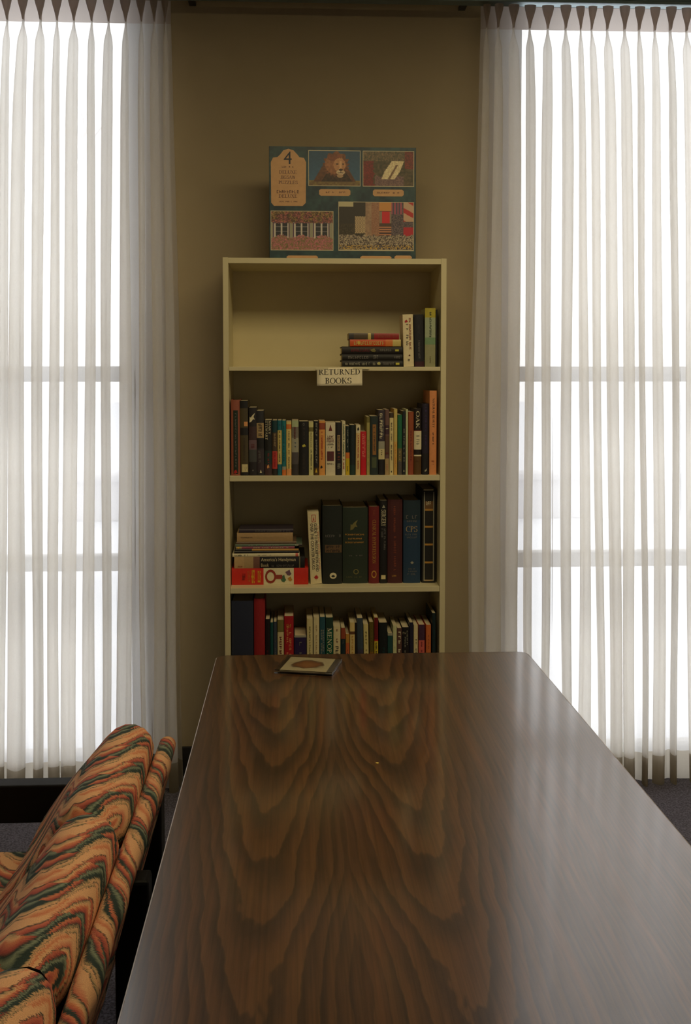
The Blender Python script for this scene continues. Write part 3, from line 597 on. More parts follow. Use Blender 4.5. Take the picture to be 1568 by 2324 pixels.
# ---- fourth compartment
g4 = 'books in the fourth compartment'
y4 = lambda zy: 1340+zy/6.03
row4 = [
 (L2(78),L2(380),y4(145),(38,44,66),[],[],'very wide dark navy binder at the left end of the fourth compartment',dict(hc=True,d=.2)),
 (L2(388),L2(540),y4(115),(150,28,32),[],[],'tall plain red hardback beside the navy binder',dict(hc=True,d=.2)),
 (L2(546),L2(608),y4(395),(34,26,30),[],[T(9,'mr',(.3,.6,.2,.6))],'slim dark book right of the tall red hardback'),
 (L2(612),L2(654),y4(440),(24,74,74),[],[],'slim dark teal book in the fourth compartment, left'),
 (L2(658),L2(704),y4(430),(62,70,84),[],[T(10,'gr',(.4,.6,.3,.8))],'slim blue-grey book left of the cream red-lettered book'),
 (L2(712),L2(800),y4(402),(212,196,150),[(.84,1,'ol')],[T(11,'mr',(.3,.66,.2,.84))],'cream book with dark red lettering, left of the red and yellow book'),
 (L2(806),L2(936),y4(352),(170,34,40),[(0,.4,(224,170,36))],[T(9,'pe',(.5,.75,.46,.8)),T(9,'pe',(.25,.42,.46,.88)),T(3,'gd',(.25,.8,.86,.9),'x',1),T(3,'bw',(.25,.75,.31,.34),'x',1),T(3,'bw',(.25,.75,.25,.28),'x',1)],'red book with a yellow lower part and gold lettering'),
 (L2(944),L2(1110),y4(620),(48,36,78),[(.97,1,'lg')],[T(7,'gr',(.42,.62,.3,.9))],'short wide dark purple book, fourth compartment'),
 (L2(1118),L2(1200),y4(388),(214,200,148),[],[T(12,'ol',(.4,.62,.5,.9))],'cream book, left one of two cream books right of the purple book'),
 (L2(1210),L2(1290),y4(370),(220,206,160),[],[T(12,'tn',(.4,.6,.4,.9))],'cream book, right one of two, touching the teal book'),
 (L2(1297),L2(1372),y4(366),(44,84,96),[],[T(11,'lg',(.55,.8,.5,.84)),T(10,'lg',(.2,.44,.5,.84))],'teal-blue book with two pale lines, left of the green MENOPAUSE book'),
 (L2(1378),L2(1482),y4(372),(24,84,60),[(.84,1,(36,60,50))],[T('MENOPAUSE','w',(.22,.8,.32,.87),'s')],'green book with large white letters MENOPAUSE'),
 (R2(38),R2(136),y4(495),(220,206,160),[],[T(6,'mr',(.4,.6,.76,.96)),T(7,'dk',(.3,.72,.36,.72))],'cream book with bold black lettering right of the MENOPAUSE book'),
 (R2(142),R2(204),y4(515),(30,48,54),[(.84,1,'rb')],[T(3,'gr',(.35,.6,.76,.82))],'dark teal paperback with a rust top, fourth compartment'),
 (R2(208),R2(260),y4(600),(196,100,56),[(.86,1,'gd')],[T(8,'br',(.4,.6,.4,.8))],'short slim orange paperback, fourth compartment middle'),
 (R2(266),R2(334),y4(442),(222,196,130),[(.84,.88,'br')],[T(12,'gd',(.35,.7,.3,.82))],'cream paperback with golden lettering right of the short orange one'),
 (R2(338),R2(374),y4(442),(34,28,28),[],[T(2,'gr',(.7,.8,.1,.9))],'slim black book in the fourth compartment middle',dict(lean=.002)),
 (R2(380),R2(462),y4(380),(66,60,78),[(.6,1,(60,72,84))],[],'grey-purple book leaning left in the fourth compartment middle',dict(lean=.0042)),
 (R2(468),R2(536),y4(466),(216,200,136),[],[T(14,'ol',(.35,.66,.2,.9))],'slim cream book leaning beside the grey-purple one',dict(lean=.004)),
 (R2(542),R2(602),y4(432),(130,94,34),[(.6,1,(98,84,30))],[T(7,'ol',(.4,.6,.6,.9))],'olive-brown book right of the leaning cream one',dict(lean=.0025)),
 (R2(606),R2(660),y4(372),(210,186,60),[(.72,1,(110,26,30)),(.70,.72,'r')],[T(10,'k',(.3,.7,.32,.68))],'slim yellow paperback with a dark red top',dict(lean=.001)),
 (R2(668),R2(784),y4(442),(26,30,30),[],[T(7,'dt',(.4,.7,.3,.66))],'wide black book with faint green lettering, fourth compartment right'),
 (R2(788),R2(858),y4(586),(36,74,72),[(.96,1,'lg')],[Ml('tri','pg',(.1,1,.3,.42))],'short teal-green book right of the wide black one'),
 (R2(862),R2(914),y4(482),(206,208,160),[],[T(10,'pg',(.4,.6,.3,.8))],'slim pale green-cream book, fourth compartment right'),
 (R2(918),R2(984),y4(518),(100,70,62),[],[T(10,'w',(.25,.75,.3,.95))],'brown book with bold pale lettering, fourth compartment right'),
 (R2(988),R2(1084),y4(505),(30,26,28),[],[T(3,'w',(.1,.5,.9,.93),'x',1),T(9,'lg',(.35,.5,.5,.86)),T(8,'lg',(.66,.8,.5,.95))],'black book with two columns of pale lettering'),
 (R2(1088),R2(1142),y4(440),(38,36,56),[],[T(5,'gr',(.3,.5,.3,.5))],'slim dark navy book right of the black book with pale lettering'),
 (R2(1148),R2(1206),y4(476),(222,206,160),[],[T(9,'dk',(.45,.7,.4,.8)),T(4,'r',(.5,.7,.3,.38))],'slim cream book left of the pink one, fourth compartment'),
 (R2(1216),R2(1300),y4(470),(206,98,86),[(.78,1,(72,44,66))],[T(12,'mr',(.4,.6,.3,.76))],'salmon pink book with a purple top'),
 (R2(1318),R2(1386),y4(472),(206,112,58),[],[T(12,'rb',(.4,.62,.3,.9))],'orange book near the right end of the fourth compartment'),
 (R2(1402),R2(1452),y4(312),(28,44,48),[],[T(2,'dt',(.4,.6,.2,.8))],'tall slim dark teal book at the right end of the fourth compartment')]
stand_row(row4, None, None, YS+.02, plank_tops[3], g4)

# ------------------------------------------------------------------ returned books sign
p0, p1 = at(719, 876, YS-0.002), at(822, 835, YS-0.002)
sign = thing('shelf_sign', 'small white paper sign reading RETURNED BOOKS taped to the shelf edge', 'sign', ((p0.x+p1.x)/2, YS-0.001, p0.z))
W, H = p1.x-p0.x, p1.z-p0.z
P = []
for j in range(7):
    row = []
    for i in range(9):
        u, v = i/8, j/6
        row.append((-W/2+u*W, -0.0012-0.004*(1-v)**2-0.001*math.sin(u*PI), v*H+0.0015*u))
    P.append(row)
pp = grid('paper', P, pmat('sign_paper', srgb(240,230,200), 0.8)); pp.parent = sign
so = pp.modifiers.new('thick', 'SOLIDIFY'); so.thickness = 0.0003; so.offset = -1
def sign_text(txt, u0, u1, v0, v1):
    V, Fs = serif_polys(txt); mm = MB(); q = []
    for u, v in V:
        uu, vv = lerp(u0,u1,u), lerp(v0,v1,v)
        q.append((-W/2+uu*W, -0.0012-0.004*(1-vv)**2-0.001*math.sin(uu*PI)-0.0005, vv*H+0.0015*uu))
    mm.add(q, Fs); return mm.build('lettering', pmat('black_ink', srgb(30,24,22), 0.6), sign)
sign_text('RETURNED', .04, .96, .62, .92); sign_text('BOOKS', .18, .76, .12, .44)
m = MB(); m.box(-W*.52, -W*.25, -0.0021, -0.0018, H*.90, H*1.02); m.box(W*.3, W*.66, -0.0021, -0.0018, H*.93, H*1.03)
tp = m.build('tape', pmat('clear_tape', srgb(214,204,160), 0.15), sign)

# ------------------------------------------------------------------ jigsaw box
YB = YS+0.045
q0, q1 = at(612, 586, YB), at(943.5, 336, YB)
BW, BH = q1.x-q0.x, q1.z-(ZT+0.0013)
jb = thing('puzzle_box', 'teal jigsaw puzzle box with four photographs standing on top of the bookcase', 'box', ((q0.x+q1.x)/2, YB, ZT+0.0013))
m = MB(); m.box(-BW/2, BW/2, 0.022, 0.05, 0.0, BH); m.build('box_tray', pmat('box_card_teal', srgb(28,52,58), 0.5), jb, 0.001)
m = MB(); m.box(-BW/2-0.001, BW/2+0.001, 0.0, 0.040, 0.0004, BH+0.001); m.build('box_lid', pmat('box_card_teal', srgb(28,52,58), 0.5), jb, 0.001)
def ell(u, v, cx, cy, rx, ry): return ((u-cx)/rx)**2+((v-cy)/ry)**2 < 1
_h = {}
def hn(i, j, s=0):
    k = (i, j, s)
    if k not in _h: _h[k] = random.Random(i*7919+j*104729+s*31).random()
    return _h[k]
def vn(x, y, s=0):
    i, j = math.floor(x), math.floor(y); fx, fy = x-i, y-j
    fx, fy = fx*fx*(3-2*fx), fy*fy*(3-2*fy)
    return lerp(lerp(hn(i,j,s),hn(i+1,j,s),fx), lerp(hn(i,j+1,s),hn(i+1,j+1,s),fx), fy)
def mixc(a, b_, t): return tuple(lerp(x, y, t) for x, y in zip(a, b_))
def pic_lion(u, v):        # u right, v up
    n = vn(u*30, v*24, 1); c = mixc((70,110,140), (40,72,100), v*.7+.2*n)
    if v < .16: c = mixc((150,130,70), (120,110,60), n)
    rg = .05*math.sin(math.atan2(v-.5, u-.54)*17)*.5
    if abs(u-.50) < .14+.40*(.80-v) and v < .60: c = mixc((120,76,50), (84,54,38), n)
    if abs(u-.54) < .10+.46*(.56-v) and v < .46: c = mixc((36,26,22), (80,54,38), n)
    if v < .13: c = mixc((140,122,70), (110,84,60), n)
    if ell(u, v, .53, .62, .235+rg, .34+rg): c = mixc((150,92,58), (98,60,42), n)
    if ell(u, v, .50, .62, .185, .28): c = mixc((176,116,76), (134,86,56), n)
    if ell(u, v, .50, .80, .13, .10): c = mixc((150,84,56), (112,66,48), n)
    if ell(u, v, .595, .60, .115, .19): c = mixc((204,152,106), (174,120,80), n*.8)
    if abs(u-.61-.02*(v-.5)) < .022 and .44 < v < .70: c = (216,168,122)
    if ell(u, v, .615, .39, .085, .075): c = mixc((228,208,176), (200,170,130), n)
    if ell(u, v, .62, .46, .036, .028): c = (58,34,30)
    if abs(u-.62) < .006 and .38 < v < .45 or ell(u, v, .62, .375, .05, .010): c = (54,32,26)
    if ell(u, v, .55, .62, .026, .017) or ell(u, v, .665, .62, .020, .017): c = (40,26,20)
    if ell(u, v, .605, .29, .06, .05): c = mixc((206,176,140), (150,112,80), n)
    return c
def pic_falls(u, v):
    n = vn(u*26, v*20, 2); n2 = vn(u*60, v*44, 3)
    c = mixc((58,56,38), (120,100,76), n*.7+n2*.3)
    if v > .72: c = mixc((70,72,56), (150,120,90), n2)
    if u < .18+.06*n and v < .72: c = mixc((150,44,46), (96,40,34), n2)
    if u > .82 and v > .5: c = mixc((150,60,52), (90,46,40), n2)
    if .24 < u < .8 and v < .26+.06*n: c = mixc((150,120,110), (96,70,76), n2)
    cx = .46+.38*(v-.2)
    if .2 < v < .72 and abs(u-cx-.03) < .15-.10*abs(v-.42): c = mixc((250,236,190), (180,150,110), n2*.6)
    if .2 < v < .6 and abs(u-(cx+.05)) < .018+.01*n: c = mixc((110,80,60), (150,120,90), n2)
    return c
def pic_windows(u, v):
    n2 = vn(u*70, v*50, 4); n = vn(u*20, v*16, 5)
    c = mixc((132,120,140), (112,102,122), n)
    for x in (.0, .33, .66, .98):
        if abs(u-x) < .05: c = (160,156,132)
    for cx in (.17, .49, .81):
        if abs(u-cx) < .115 and .28 < v < .68:
            c = (214,204,190)
            if abs(u-cx-.055) < .04 or abs(u-cx+.055) < .04:
                c = (50,52,58)
                if abs(v-.48) < .012 or abs(v-.6) < .01 or abs(v-.36) < .01: c = (120,116,120)
        elif abs(u-cx) < .135 and .26 < v < .70: c = (96,72,96)
    if v > .72-.05*n2: c = mixc((58,44,40), (206,120,110) if n > .5 else (190,150,90), n2)
    if v < .28+.14*math.sin(u*PI*3)**2*.6+.06*n2: c = mixc((110,90,70), (216,130,140) if n2 > .45 else (220,190,120), n2)
    return c
def pic_city(u, v):
    n = vn(u*40, v*30, 6); n2 = vn(u*110, v*80, 7)
    c = (58,52,46)
    if u < .2 and v > .9: c = (200,190,150)
    if u < .36 and v < .55: c = mixc((46,40,34), (90,80,60), n2)
    if .36 < u < .52: c = mixc((182,150,120), (150,120,100), n) if v < .98 else (150,130,110)
    if .22+.0*n < u < .36 and .36 < v < .7: c = (206,180,140) if (int(u*60)+int(v*50)) % 2 else (150,130,104)
    if .44 < u < .54: c = mixc((150,100,80), (180,140,110), n2)
    if .54 < u < .7:
        c = (90,70,60)
        if v > .82: c = (214,150,80)
        elif .56 < v < .8: c = (214,40,50) if .58 < u < .68 else (150,130,110)
        elif .3 < v < .5: c = (206,140,100) if int(v*40) % 2 else (80,60,60)
    if u > .7: c = mixc((60,54,66), (140,120,120), n2)
    if u > .86 and v > .6: c = (206,170,140) if (u+v*1.2) % .3 > .12 else (190,50,50)
    if u > .86 and .3 < v < .48: c = (190,40,56)
    if .7 < u < .84 and v > .75: c = (176,90,110) if int(u*50) % 2 else (90,80,100)
    if v < .3+.04*n: c = mixc((58,48,54), (224,206,170), n2 if n2 > .35 else n2*.4)
    if v < .12 and n2 > .66: c = (210,170,70)
    if v < .03: c = (190,180,150)
    return c
panels = [(.266,.622,.652,.968,pic_lion),(.636,.988,.652,.968,pic_falls),(.008,.434,.075,.43,pic_windows),(.468,.988,.075,.515,pic_city)]
NX, NY = 264, 198
V = [( -BW/2+BW*i/NX, -0.0006, 0.0006+BH*j/NY) for j in range(NY+1) for i in range(NX+1)]
Fs = []; cols = []
for j in range(NY):
    for i in range(NX):
        o = j*(NX+1)+i; Fs.append((o, o+1, o+NX+2, o+NX+1))
        u, v = (i+.5)/NX, (j+.5)/NY
        n = vn(u*14, v*11, 9)*.6+vn(u*50, v*38, 10)*.4
        c = mixc((22,40,56), (58,92,92), n)
        for (a, b_, c0, d0, fn) in panels:
            if a <= u <= b_ and c0 <= v <= d0:
                ex, ey = min(u-a, b_-u)*NX, min(v-c0, d0-v)*NY
                c = (206,194,160) if min(ex, ey) < 1.0 else fn((u-a)/(b_-a), (v-c0)/(d0-c0))
        cols.append(srgb(*c))
me = bpy.data.meshes.new('cover_print'); me.from_pydata(V, [], Fs)
ca = me.color_attributes.new('print', 'FLOAT_COLOR', 'CORNER')
flat = []
for c in cols: flat += list(c)*4
ca.data.foreach_set('color', flat)
pm = bpy.data.materials.new('printed_card'); pm.use_nodes = True; nt = pm.node_tree
an = nt.nodes.new('ShaderNodeVertexColor'); an.layer_name = 'print'; nt.links.new(an.outputs['Color'], nt.nodes['Principled BSDF'].inputs['Base Color'])
nt.nodes['Principled BSDF'].inputs['Roughness'].default_value = 0.45
me.materials.append(pm); po = bpy.data.objects.new('cover_print', me); C.objects.link(po); po.parent = jb
bx = lambda u: -BW/2+u*BW
bz = lambda v: 0.0006+v*BH
pl_m = pmat('plaque_print', srgb(206,160,112), 0.5, noise=0.12, nscale=60)
def box_poly(pts, name, mat, y):
    mm = MB(); mm.add([(bx(u), y, bz(v)) for u, v in pts], [tuple(range(len(pts)))]); return mm.build(name, mat, jb)
# big plaque with arched crest
pts = [(.012,.50),(.03,.472),(.225,.472),(.247,.50),(.25,.86),(.235,.90),(.205,.905),(.19,.93),(.165,.965),(.13,.98),(.095,.965),(.075,.93),(.055,.905),(.025,.90),(.01,.86)]
box_poly(pts, 'plaque', pl_m, -0.0010)
for a, b_, c0, d0 in ((.338,.552,.565,.625),(.706,.918,.565,.625),(.115,.33,0.0,.03),(.62,.835,0.0,.03),(.855,.975,.0,.035)):
    r_ = .012
    box_poly([(a+r_,c0),(b_-r_,c0),(b_,c0+r_),(b_,d0-r_),(b_-r_,d0),(a+r_,d0),(a,d0-r_),(a,c0+r_)], 'caption_plate', pl_m, -0.0010)
def box_text(V_, Fs_, u0, u1, v0, v1, mat):
    mm = MB(); mm.add([(bx(lerp(u0,u1,a)), -0.0014, bz(lerp(v0,v1,b_))) for a, b_ in V_], Fs_); mm.build('lettering', mat, jb)
ink = pmat('navy_print', srgb(34,40,56), 0.5); ink2 = pmat('purple_brown_print', srgb(96,60,66), 0.5)
box_text(*font_polys('4'), .098, .152, .845, .955, ink)
box_text(*faux_polys(7), .085, .168, .812, .826, ink2)
box_text(*serif_polys('DELUXE'), .066, .186, .758, .788, ink2)
box_text(*serif_polys('JIGSAW'), .075, .178, .712, .742, ink2)
box_text(*serif_polys('PUZZLES'), .062, .192, .666, .696, ink2)
box_text(*faux_polys(9), .05, .205, .585, .612, ink2)
box_text(*serif_polys('DELUXE'), .062, .19, .545, .575, ink2)
box_text(*faux_polys(14), .065, .192, .506, .515, ink2)
for a, b_ in ((.37,.52),(.735,.89)): box_text(*faux_polys(10), a, b_, .59, .603, ink2)

# ------------------------------------------------------------------ table
ZTB = 0.735
a = atz(491, 1487.5, ZTB); TX0, TX1 = -0.1955, atz(1206, 1492, ZTB).x; TY1 = a.y; TY0 = TY1-1.83
wm = bpy.data.materials.new('walnut_laminate'); wm.use_nodes = True; nt = wm.node_tree; N_, L_ = nt.nodes, nt.links
pb = N_['Principled BSDF']
def MN(op, a=None, b=None, c=None):
    n = N_.new('ShaderNodeMath'); n.operation = op
    for i, v in enumerate((a, b, c)):
        if v is None: continue
        if isinstance(v, (int, float)): n.inputs[i].default_value = v
        else: L_.new(v, n.inputs[i])
    return n.outputs[0]
def NZ(vec, scale, detail=3, rough=0.5):
    n = N_.new('ShaderNodeTexNoise'); n.inputs['Scale'].default_value = scale; n.inputs['Detail'].default_value = detail; n.inputs['Roughness'].default_value = rough
    L_.new(vec, n.inputs['Vector']); return n.outputs['Fac']
def VEC(x, y, z=0.0):
    n = N_.new('ShaderNodeCombineXYZ')
    for i, v in enumerate((x, y, z)):
        if isinstance(v, (int, float)): n.inputs[i].default_value = v
        else: L_.new(v, n.inputs[i])
    return n.outputs[0]
def RAMP(fac, stops, interp='LINEAR'):
    n = N_.new('ShaderNodeValToRGB'); cr = n.color_ramp; cr.interpolation = interp
    while len(cr.elements) < len(stops): cr.elements.new(0.5)
    for e, (p, c) in zip(cr.elements, stops): e.position = p; e.color = c
    L_.new(fac, n.inputs['Fac']); return n.outputs['Color']
def MIXC(f, a, b, mode='MIX'):
    n = N_.new('ShaderNodeMix'); n.data_type = 'RGBA'; n.blend_type = mode
    for k, v in (('Factor', f), ('A', a), ('B', b)):
        if isinstance(v, (int, float)): n.inputs[k].default_value = v
        elif isinstance(v, tuple): n.inputs[k].default_value = v
        else: L_.new(v, n.inputs[k])
    return n.outputs['Result']
tc = N_.new('ShaderNodeTexCoord'); sx = N_.new('ShaderNodeSeparateXYZ'); L_.new(tc.outputs['Object'], sx.inputs[0])
X, Y = sx.outputs[0], sx.outputs[1]
u = MN('ABSOLUTE', MN('SUBTRACT', X, 0.078))                       # book-matched about one line
wob = MN('MULTIPLY', MN('SUBTRACT', NZ(VEC(MN('MULTIPLY', u, 5.0), MN('MULTIPLY', Y, 2.2), 2.0), 1.0, 2), 0.5), 0.06)
d_ = MN('SUBTRACT', MN('ADD', u, wob), 0.122)
ad = MN('SQRT', MN('ADD', MN('MULTIPLY', d_, d_), 0.00008))
cone = MN('ADD', MN('MULTIPLY', ad, 2.2), MN('MULTIPLY', MN('MULTIPLY', d_, d_), 42.0))
jag = MN('MULTIPLY', MN('SUBTRACT', NZ(VEC(MN('MULTIPLY', u, 26.0), MN('MULTIPLY', Y, 6.0), 5.0), 1.0, 3, 0.55), 0.5), 0.20)
v_ = MN('ADD', MN('SUBTRACT', Y, cone), jag)
ph_ = MN('FRACT', MN('MULTIPLY', v_, 5.4))
ring = RAMP(ph_, [(0, srgb(52,35,24)), (.07, srgb(60,40,25)), (.13, srgb(98,66,36)), (.45, srgb(92,60,33)), (.75, srgb(70,46,28)), (.93, srgb(55,37,25)), (1, srgb(52,35,24))])
mk = N_.new('ShaderNodeMapRange'); mk.interpolation_type = 'SMOOTHSTEP'; L_.new(MN('ABSOLUTE', d_), mk.inputs['Value'])
mk.inputs['From Min'].default_value = 0.055; mk.inputs['From Max'].default_value = 0.135; mk.inputs['To Min'].default_value = 0.75; mk.inputs['To Max'].default_value = 0.25
fine = NZ(VEC(MN('MULTIPLY', X, 210.0), MN('MULTIPLY', Y, 3.0), 0.0), 1.0, 4, 0.65)
streak = NZ(VEC(MN('MULTIPLY', X, 34.0), MN('MULTIPLY', Y, 0.7), 1.0), 1.0, 3, 0.6)
base = RAMP(streak, [(.3, srgb(46,32,24)), (.5, srgb(66,44,31)), (.62, srgb(84,54,34)), (.75, srgb(94,58,36))])
col = MIXC(mk.outputs[0], base, ring)
dark = RAMP(fine, [(.3, (0.5,0.5,0.5,1)), (.62, (1.1,1.08,1.06,1))])
col = MIXC(0.85, col, dark, 'MULTIPLY')
L_.new(col, pb.inputs['Base Color']); pb.inputs['Roughness'].default_value = 0.35; pb.inputs['Specular IOR Level'].default_value = 0.25; pb.inputs['Coat Weight'].default_value = 1.0; pb.inputs['Coat Roughness'].default_value = 0.12; pb.inputs['Coat IOR'].default_value = 1.78
bpn = N_.new('ShaderNodeBump'); bpn.inputs['Strength'].default_value = 0.12; bpn.inputs['Distance'].default_value = 0.0004
L_.new(NZ(tc.outputs['Object'], 900.0, 2), bpn.inputs['Height']); L_.new(bpn.outputs['Normal'], pb.inputs['Normal'])

table = thing('library_table', 'long brown woodgrain laminate table in front of the bookcase', 'table', (0,0,0))
def rrect(x0, x1, y0, y1, r, n=8):
    P = []
    for cx, cy, a0 in ((x1-r,y0+r,-90),(x1-r,y1-r,0),(x0+r,y1-r,90),(x0+r,y0+r,180)):
        for k in range(n+1):
            t = math.radians(a0+90*k/n); P.append((cx+r*math.cos(t), cy+r*math.sin(t)))
    return P
def trap(inset): return rrect(TX0+inset, TX1-inset, TY0+inset, TY1-inset, 0.03-inset)
m = MB(); m.prism(trap(0.0016), ZTB-0.03, ZTB); m.build('tabletop', wm, table)
m = MB(); o1, o2 = trap(0.0), trap(0.0016); n = len(o1)
m.v = [(x,y,ZTB-0.031) for x,y in o1]+[(x,y,ZTB-0.0004) for x,y in o1]+[(x,y,ZTB+0.0002) for x,y in o2]
for i in range(n):
    j = (i+1) % n
    m.f.append([i,j,n+j,n+i]); m.f.append([n+i,n+j,2*n+j,2*n+i]); m.mi += [0,0]; m.sm += [True, True]
m.build('edge_band', pmat('grey_plastic_edging', srgb(150,132,112), 0.35), table)
blk = pmat('black_steel', srgb(24,23,22), 0.4, 0.5)
for y in (TY0+0.25, TY1-0.25):
    for x in (TX0+0.16, TX1-0.16):
        m = MB(); m.box(x-0.016, x+0.016, y-0.016, y+0.016, FL, ZTB-0.055); m.build('leg', blk, table, 0.003)
    m = MB(); m.box(TX0+0.12, TX1-0.12, y-0.02, y+0.02, ZTB-0.055, ZTB-0.0301); m.build('crossbar', blk, table, 0.003)
m = MB(); m.box(TX0+0.10, TX0+0.12, TY0+0.2, TY1-0.2, ZTB-0.07, ZTB-0.0301); m.box(TX1-0.12, TX1-0.10, TY0+0.2, TY1-0.2, ZTB-0.07, ZTB-0.0301); m.build('apron', blk, table)
c_ = atz(856, 1733, ZTB)
m = MB(); pts = [(c_.x+0.0028*math.cos(t)*(1+.3*math.sin(3*t)), c_.y+0.0018*math.sin(t)) for t in [i*PI/5 for i in range(10)]]
m.prism(pts, ZTB+0.0001, ZTB+0.0016); tag(m.build('crumb', pmat('yellow_crumb', srgb(230,200,90), 0.8), bevel=0.0004), 'tiny yellow crumb on the middle of the brown table', 'crumb')

# ------------------------------------------------------------------ cd case
cz = ZTB+0.0105
c1, c2, c3, c4 = atz(622,1519,cz), atz(757,1526,cz), atz(779,1494,cz), atz(649,1490.5,cz)
ex = (c2-c1).normalized(); ey = Vector((-ex.y, ex.x, 0))
cd = thing('cd_case', 'clear plastic CD case lying near the far edge of the brown table', 'CD case', (c1.x, c1.y, ZTB))
cd.rotation_euler = (0, 0, math.atan2(ex.y, ex.x))
clear = bpy.data.materials.new('clear_polystyrene'); clear.use_nodes = True; nt = clear.node_tree; b = nt.nodes['Principled BSDF']
b.inputs['Transmission Weight'].default_value = 1.0; b.inputs['Roughness'].default_value = 0.06; b.inputs['IOR'].default_value = 1.45; b.inputs['Base Color'].default_value = (0.95,0.95,0.95,1)
m = MB(); m.box(0, .142, 0, .125, 0.0003, 0.0040); m.build('case_base', clear, cd, 0.0008)
m = MB(); m.box(0.013, .141, .002, .123, 0.0042, 0.0062); m.build('tray', pmat('grey_tray', srgb(104,98,92), 0.25), cd)
m = MB(); m.box(0, .142, 0, .125, 0.0084, 0.0100); m.box(0, .142, 0, .0015, 0.0042, 0.0084); m.box(0, .142, .1235, .125, 0.0042, 0.0084); m.build('case_lid', clear, cd, 0.0005)
im = bpy.data.materials.new('cd_booklet_print'); im.use_nodes = True; nt = im.node_tree; N_, L_ = nt.nodes, nt.links
tc = N_.new('ShaderNodeTexCoord'); sx = N_.new('ShaderNodeSeparateXYZ'); L_.new(tc.outputs['Object'], sx.inputs[0])
rr = MN('SQRT', MN('ADD', MN('POWER', MN('DIVIDE', MN('SUBTRACT', sx.outputs[0], .066), .042), 2.0), MN('POWER', MN('DIVIDE', MN('SUBTRACT', sx.outputs[1], .062), .038), 2.0)))
nz = NZ(tc.outputs['Object'], 40.0, 4)
cc = RAMP(MN('ADD', rr, MN('MULTIPLY', MN('SUBTRACT', nz, .5), 1.0)), [(.25, srgb(176,120,70)), (.6, srgb(150,92,56)), (.85, srgb(96,70,52)), (1.0, srgb(214,200,160))])
L_.new(cc, N_['Principled BSDF'].inputs['Base Color']); N_['Principled BSDF'].inputs['Roughness'].default_value = 0.3
m = MB(); m.box(.013, .126, .002, .122, 0.0064, 0.0080); m.build('booklet', im, cd)

# ------------------------------------------------------------------ sofa
fm = bpy.data.materials.new('flame_stitch_fabric'); fm.use_nodes = True; nt = fm.node_tree; N_, L_ = nt.nodes, nt.links
pb = N_['Principled BSDF']; pb.inputs['Roughness'].default_value = 0.9; pb.inputs['Specular IOR Level'].default_value = 0.15
uvn = N_.new('ShaderNodeUVMap'); uvn.uv_map = 'cloth'; sx = N_.new('ShaderNodeSeparateXYZ'); L_.new(uvn.outputs[0], sx.inputs[0])
U, Vv = sx.outputs[0], sx.outputs[1]            # U across the cushion, V along it, in metres
jit = MN('MULTIPLY', MN('SUBTRACT', NZ(VEC(MN('MULTIPLY', U, 60.0), MN('MULTIPLY', Vv, 420.0)), 1.0, 2), .5), .020)
wr = MN('MULTIPLY', MN('SUBTRACT', NZ(VEC(MN('MULTIPLY', U, 9.0), MN('MULTIPLY', Vv, 7.0)), 1.0, 2), .5), .05)
U2 = MN('ADD', MN('ADD', U, jit), MN('MULTIPLY', wr, .6))
s1 = MN('SINE', MN('MULTIPLY', U2, 2*PI/0.21))
s2 = MN('PINGPONG', U2, 0.052)
bend = MN('ADD', MN('MULTIPLY', s1, 0.070), MN('MULTIPLY', s2, -0.9))
ph1 = MN('ADD', MN('DIVIDE', MN('ADD', MN('ADD', Vv, bend), wr), 0.142), 20.0)
fr1 = MN('FRACT', ph1)
pe_, og, rd_, dg_, sg, tn_ = srgb(222,170,128), srgb(204,124,90), srgb(168,82,72), srgb(54,66,64), srgb(134,142,120), srgb(176,148,110)
pk = srgb(196,112,88)
A_ = RAMP(fr1, [(0, pe_), (.12, pe_), (.14, dg_), (.155, tn_), (.22, pe_), (.24, dg_), (.26, tn_), (.31, dg_), (.37, rd_), (.45, og), (.49, dg_), (.57, dg_), (.64, sg), (.70, dg_), (.75, rd_), (.83, pk), (.87, dg_), (.89, pe_), (1, pe_)])
B_ = RAMP(fr1, [(0, pe_), (.07, og), (.19, pe_), (.215, dg_), (.235, pe_), (.30, tn_), (.33, dg_), (.42, dg_), (.50, sg), (.55, dg_), (.61, rd_), (.70, og), (.74, pe_), (.80, tn_), (.83, dg_), (.86, pk), (1, pe_)])
lobe = MN('GREATER_THAN', MN('FRACT', MN('ADD', MN('DIVIDE', MN('ADD', U2, MN('MULTIPLY', Vv, .35)), 0.14), MN('MULTIPLY', MN('SUBTRACT', fr1, .5), .9))), 0.5)
cl = MIXC(lobe, A_, B_)
wv_ = RAMP(NZ(VEC(MN('MULTIPLY', U, 700.0), MN('MULTIPLY', Vv, 700.0)), 1.0, 1), [(.3, (.72,.72,.72,1)), (.7, (1.1,1.1,1.1,1))])
cl = MIXC(0.7, cl, wv_, 'MULTIPLY'); L_.new(cl, pb.inputs['Base Color'])
bn = N_.new('ShaderNodeBump'); bn.inputs['Distance'].default_value = 0.0008; bn.inputs['Strength'].default_value = 0.4
L_.new(NZ(VEC(MN('MULTIPLY', U, 500.0), MN('MULTIPLY', Vv, 500.0)), 1.0, 2), bn.inputs['Height']); L_.new(bn.outputs['Normal'], pb.inputs['Normal'])

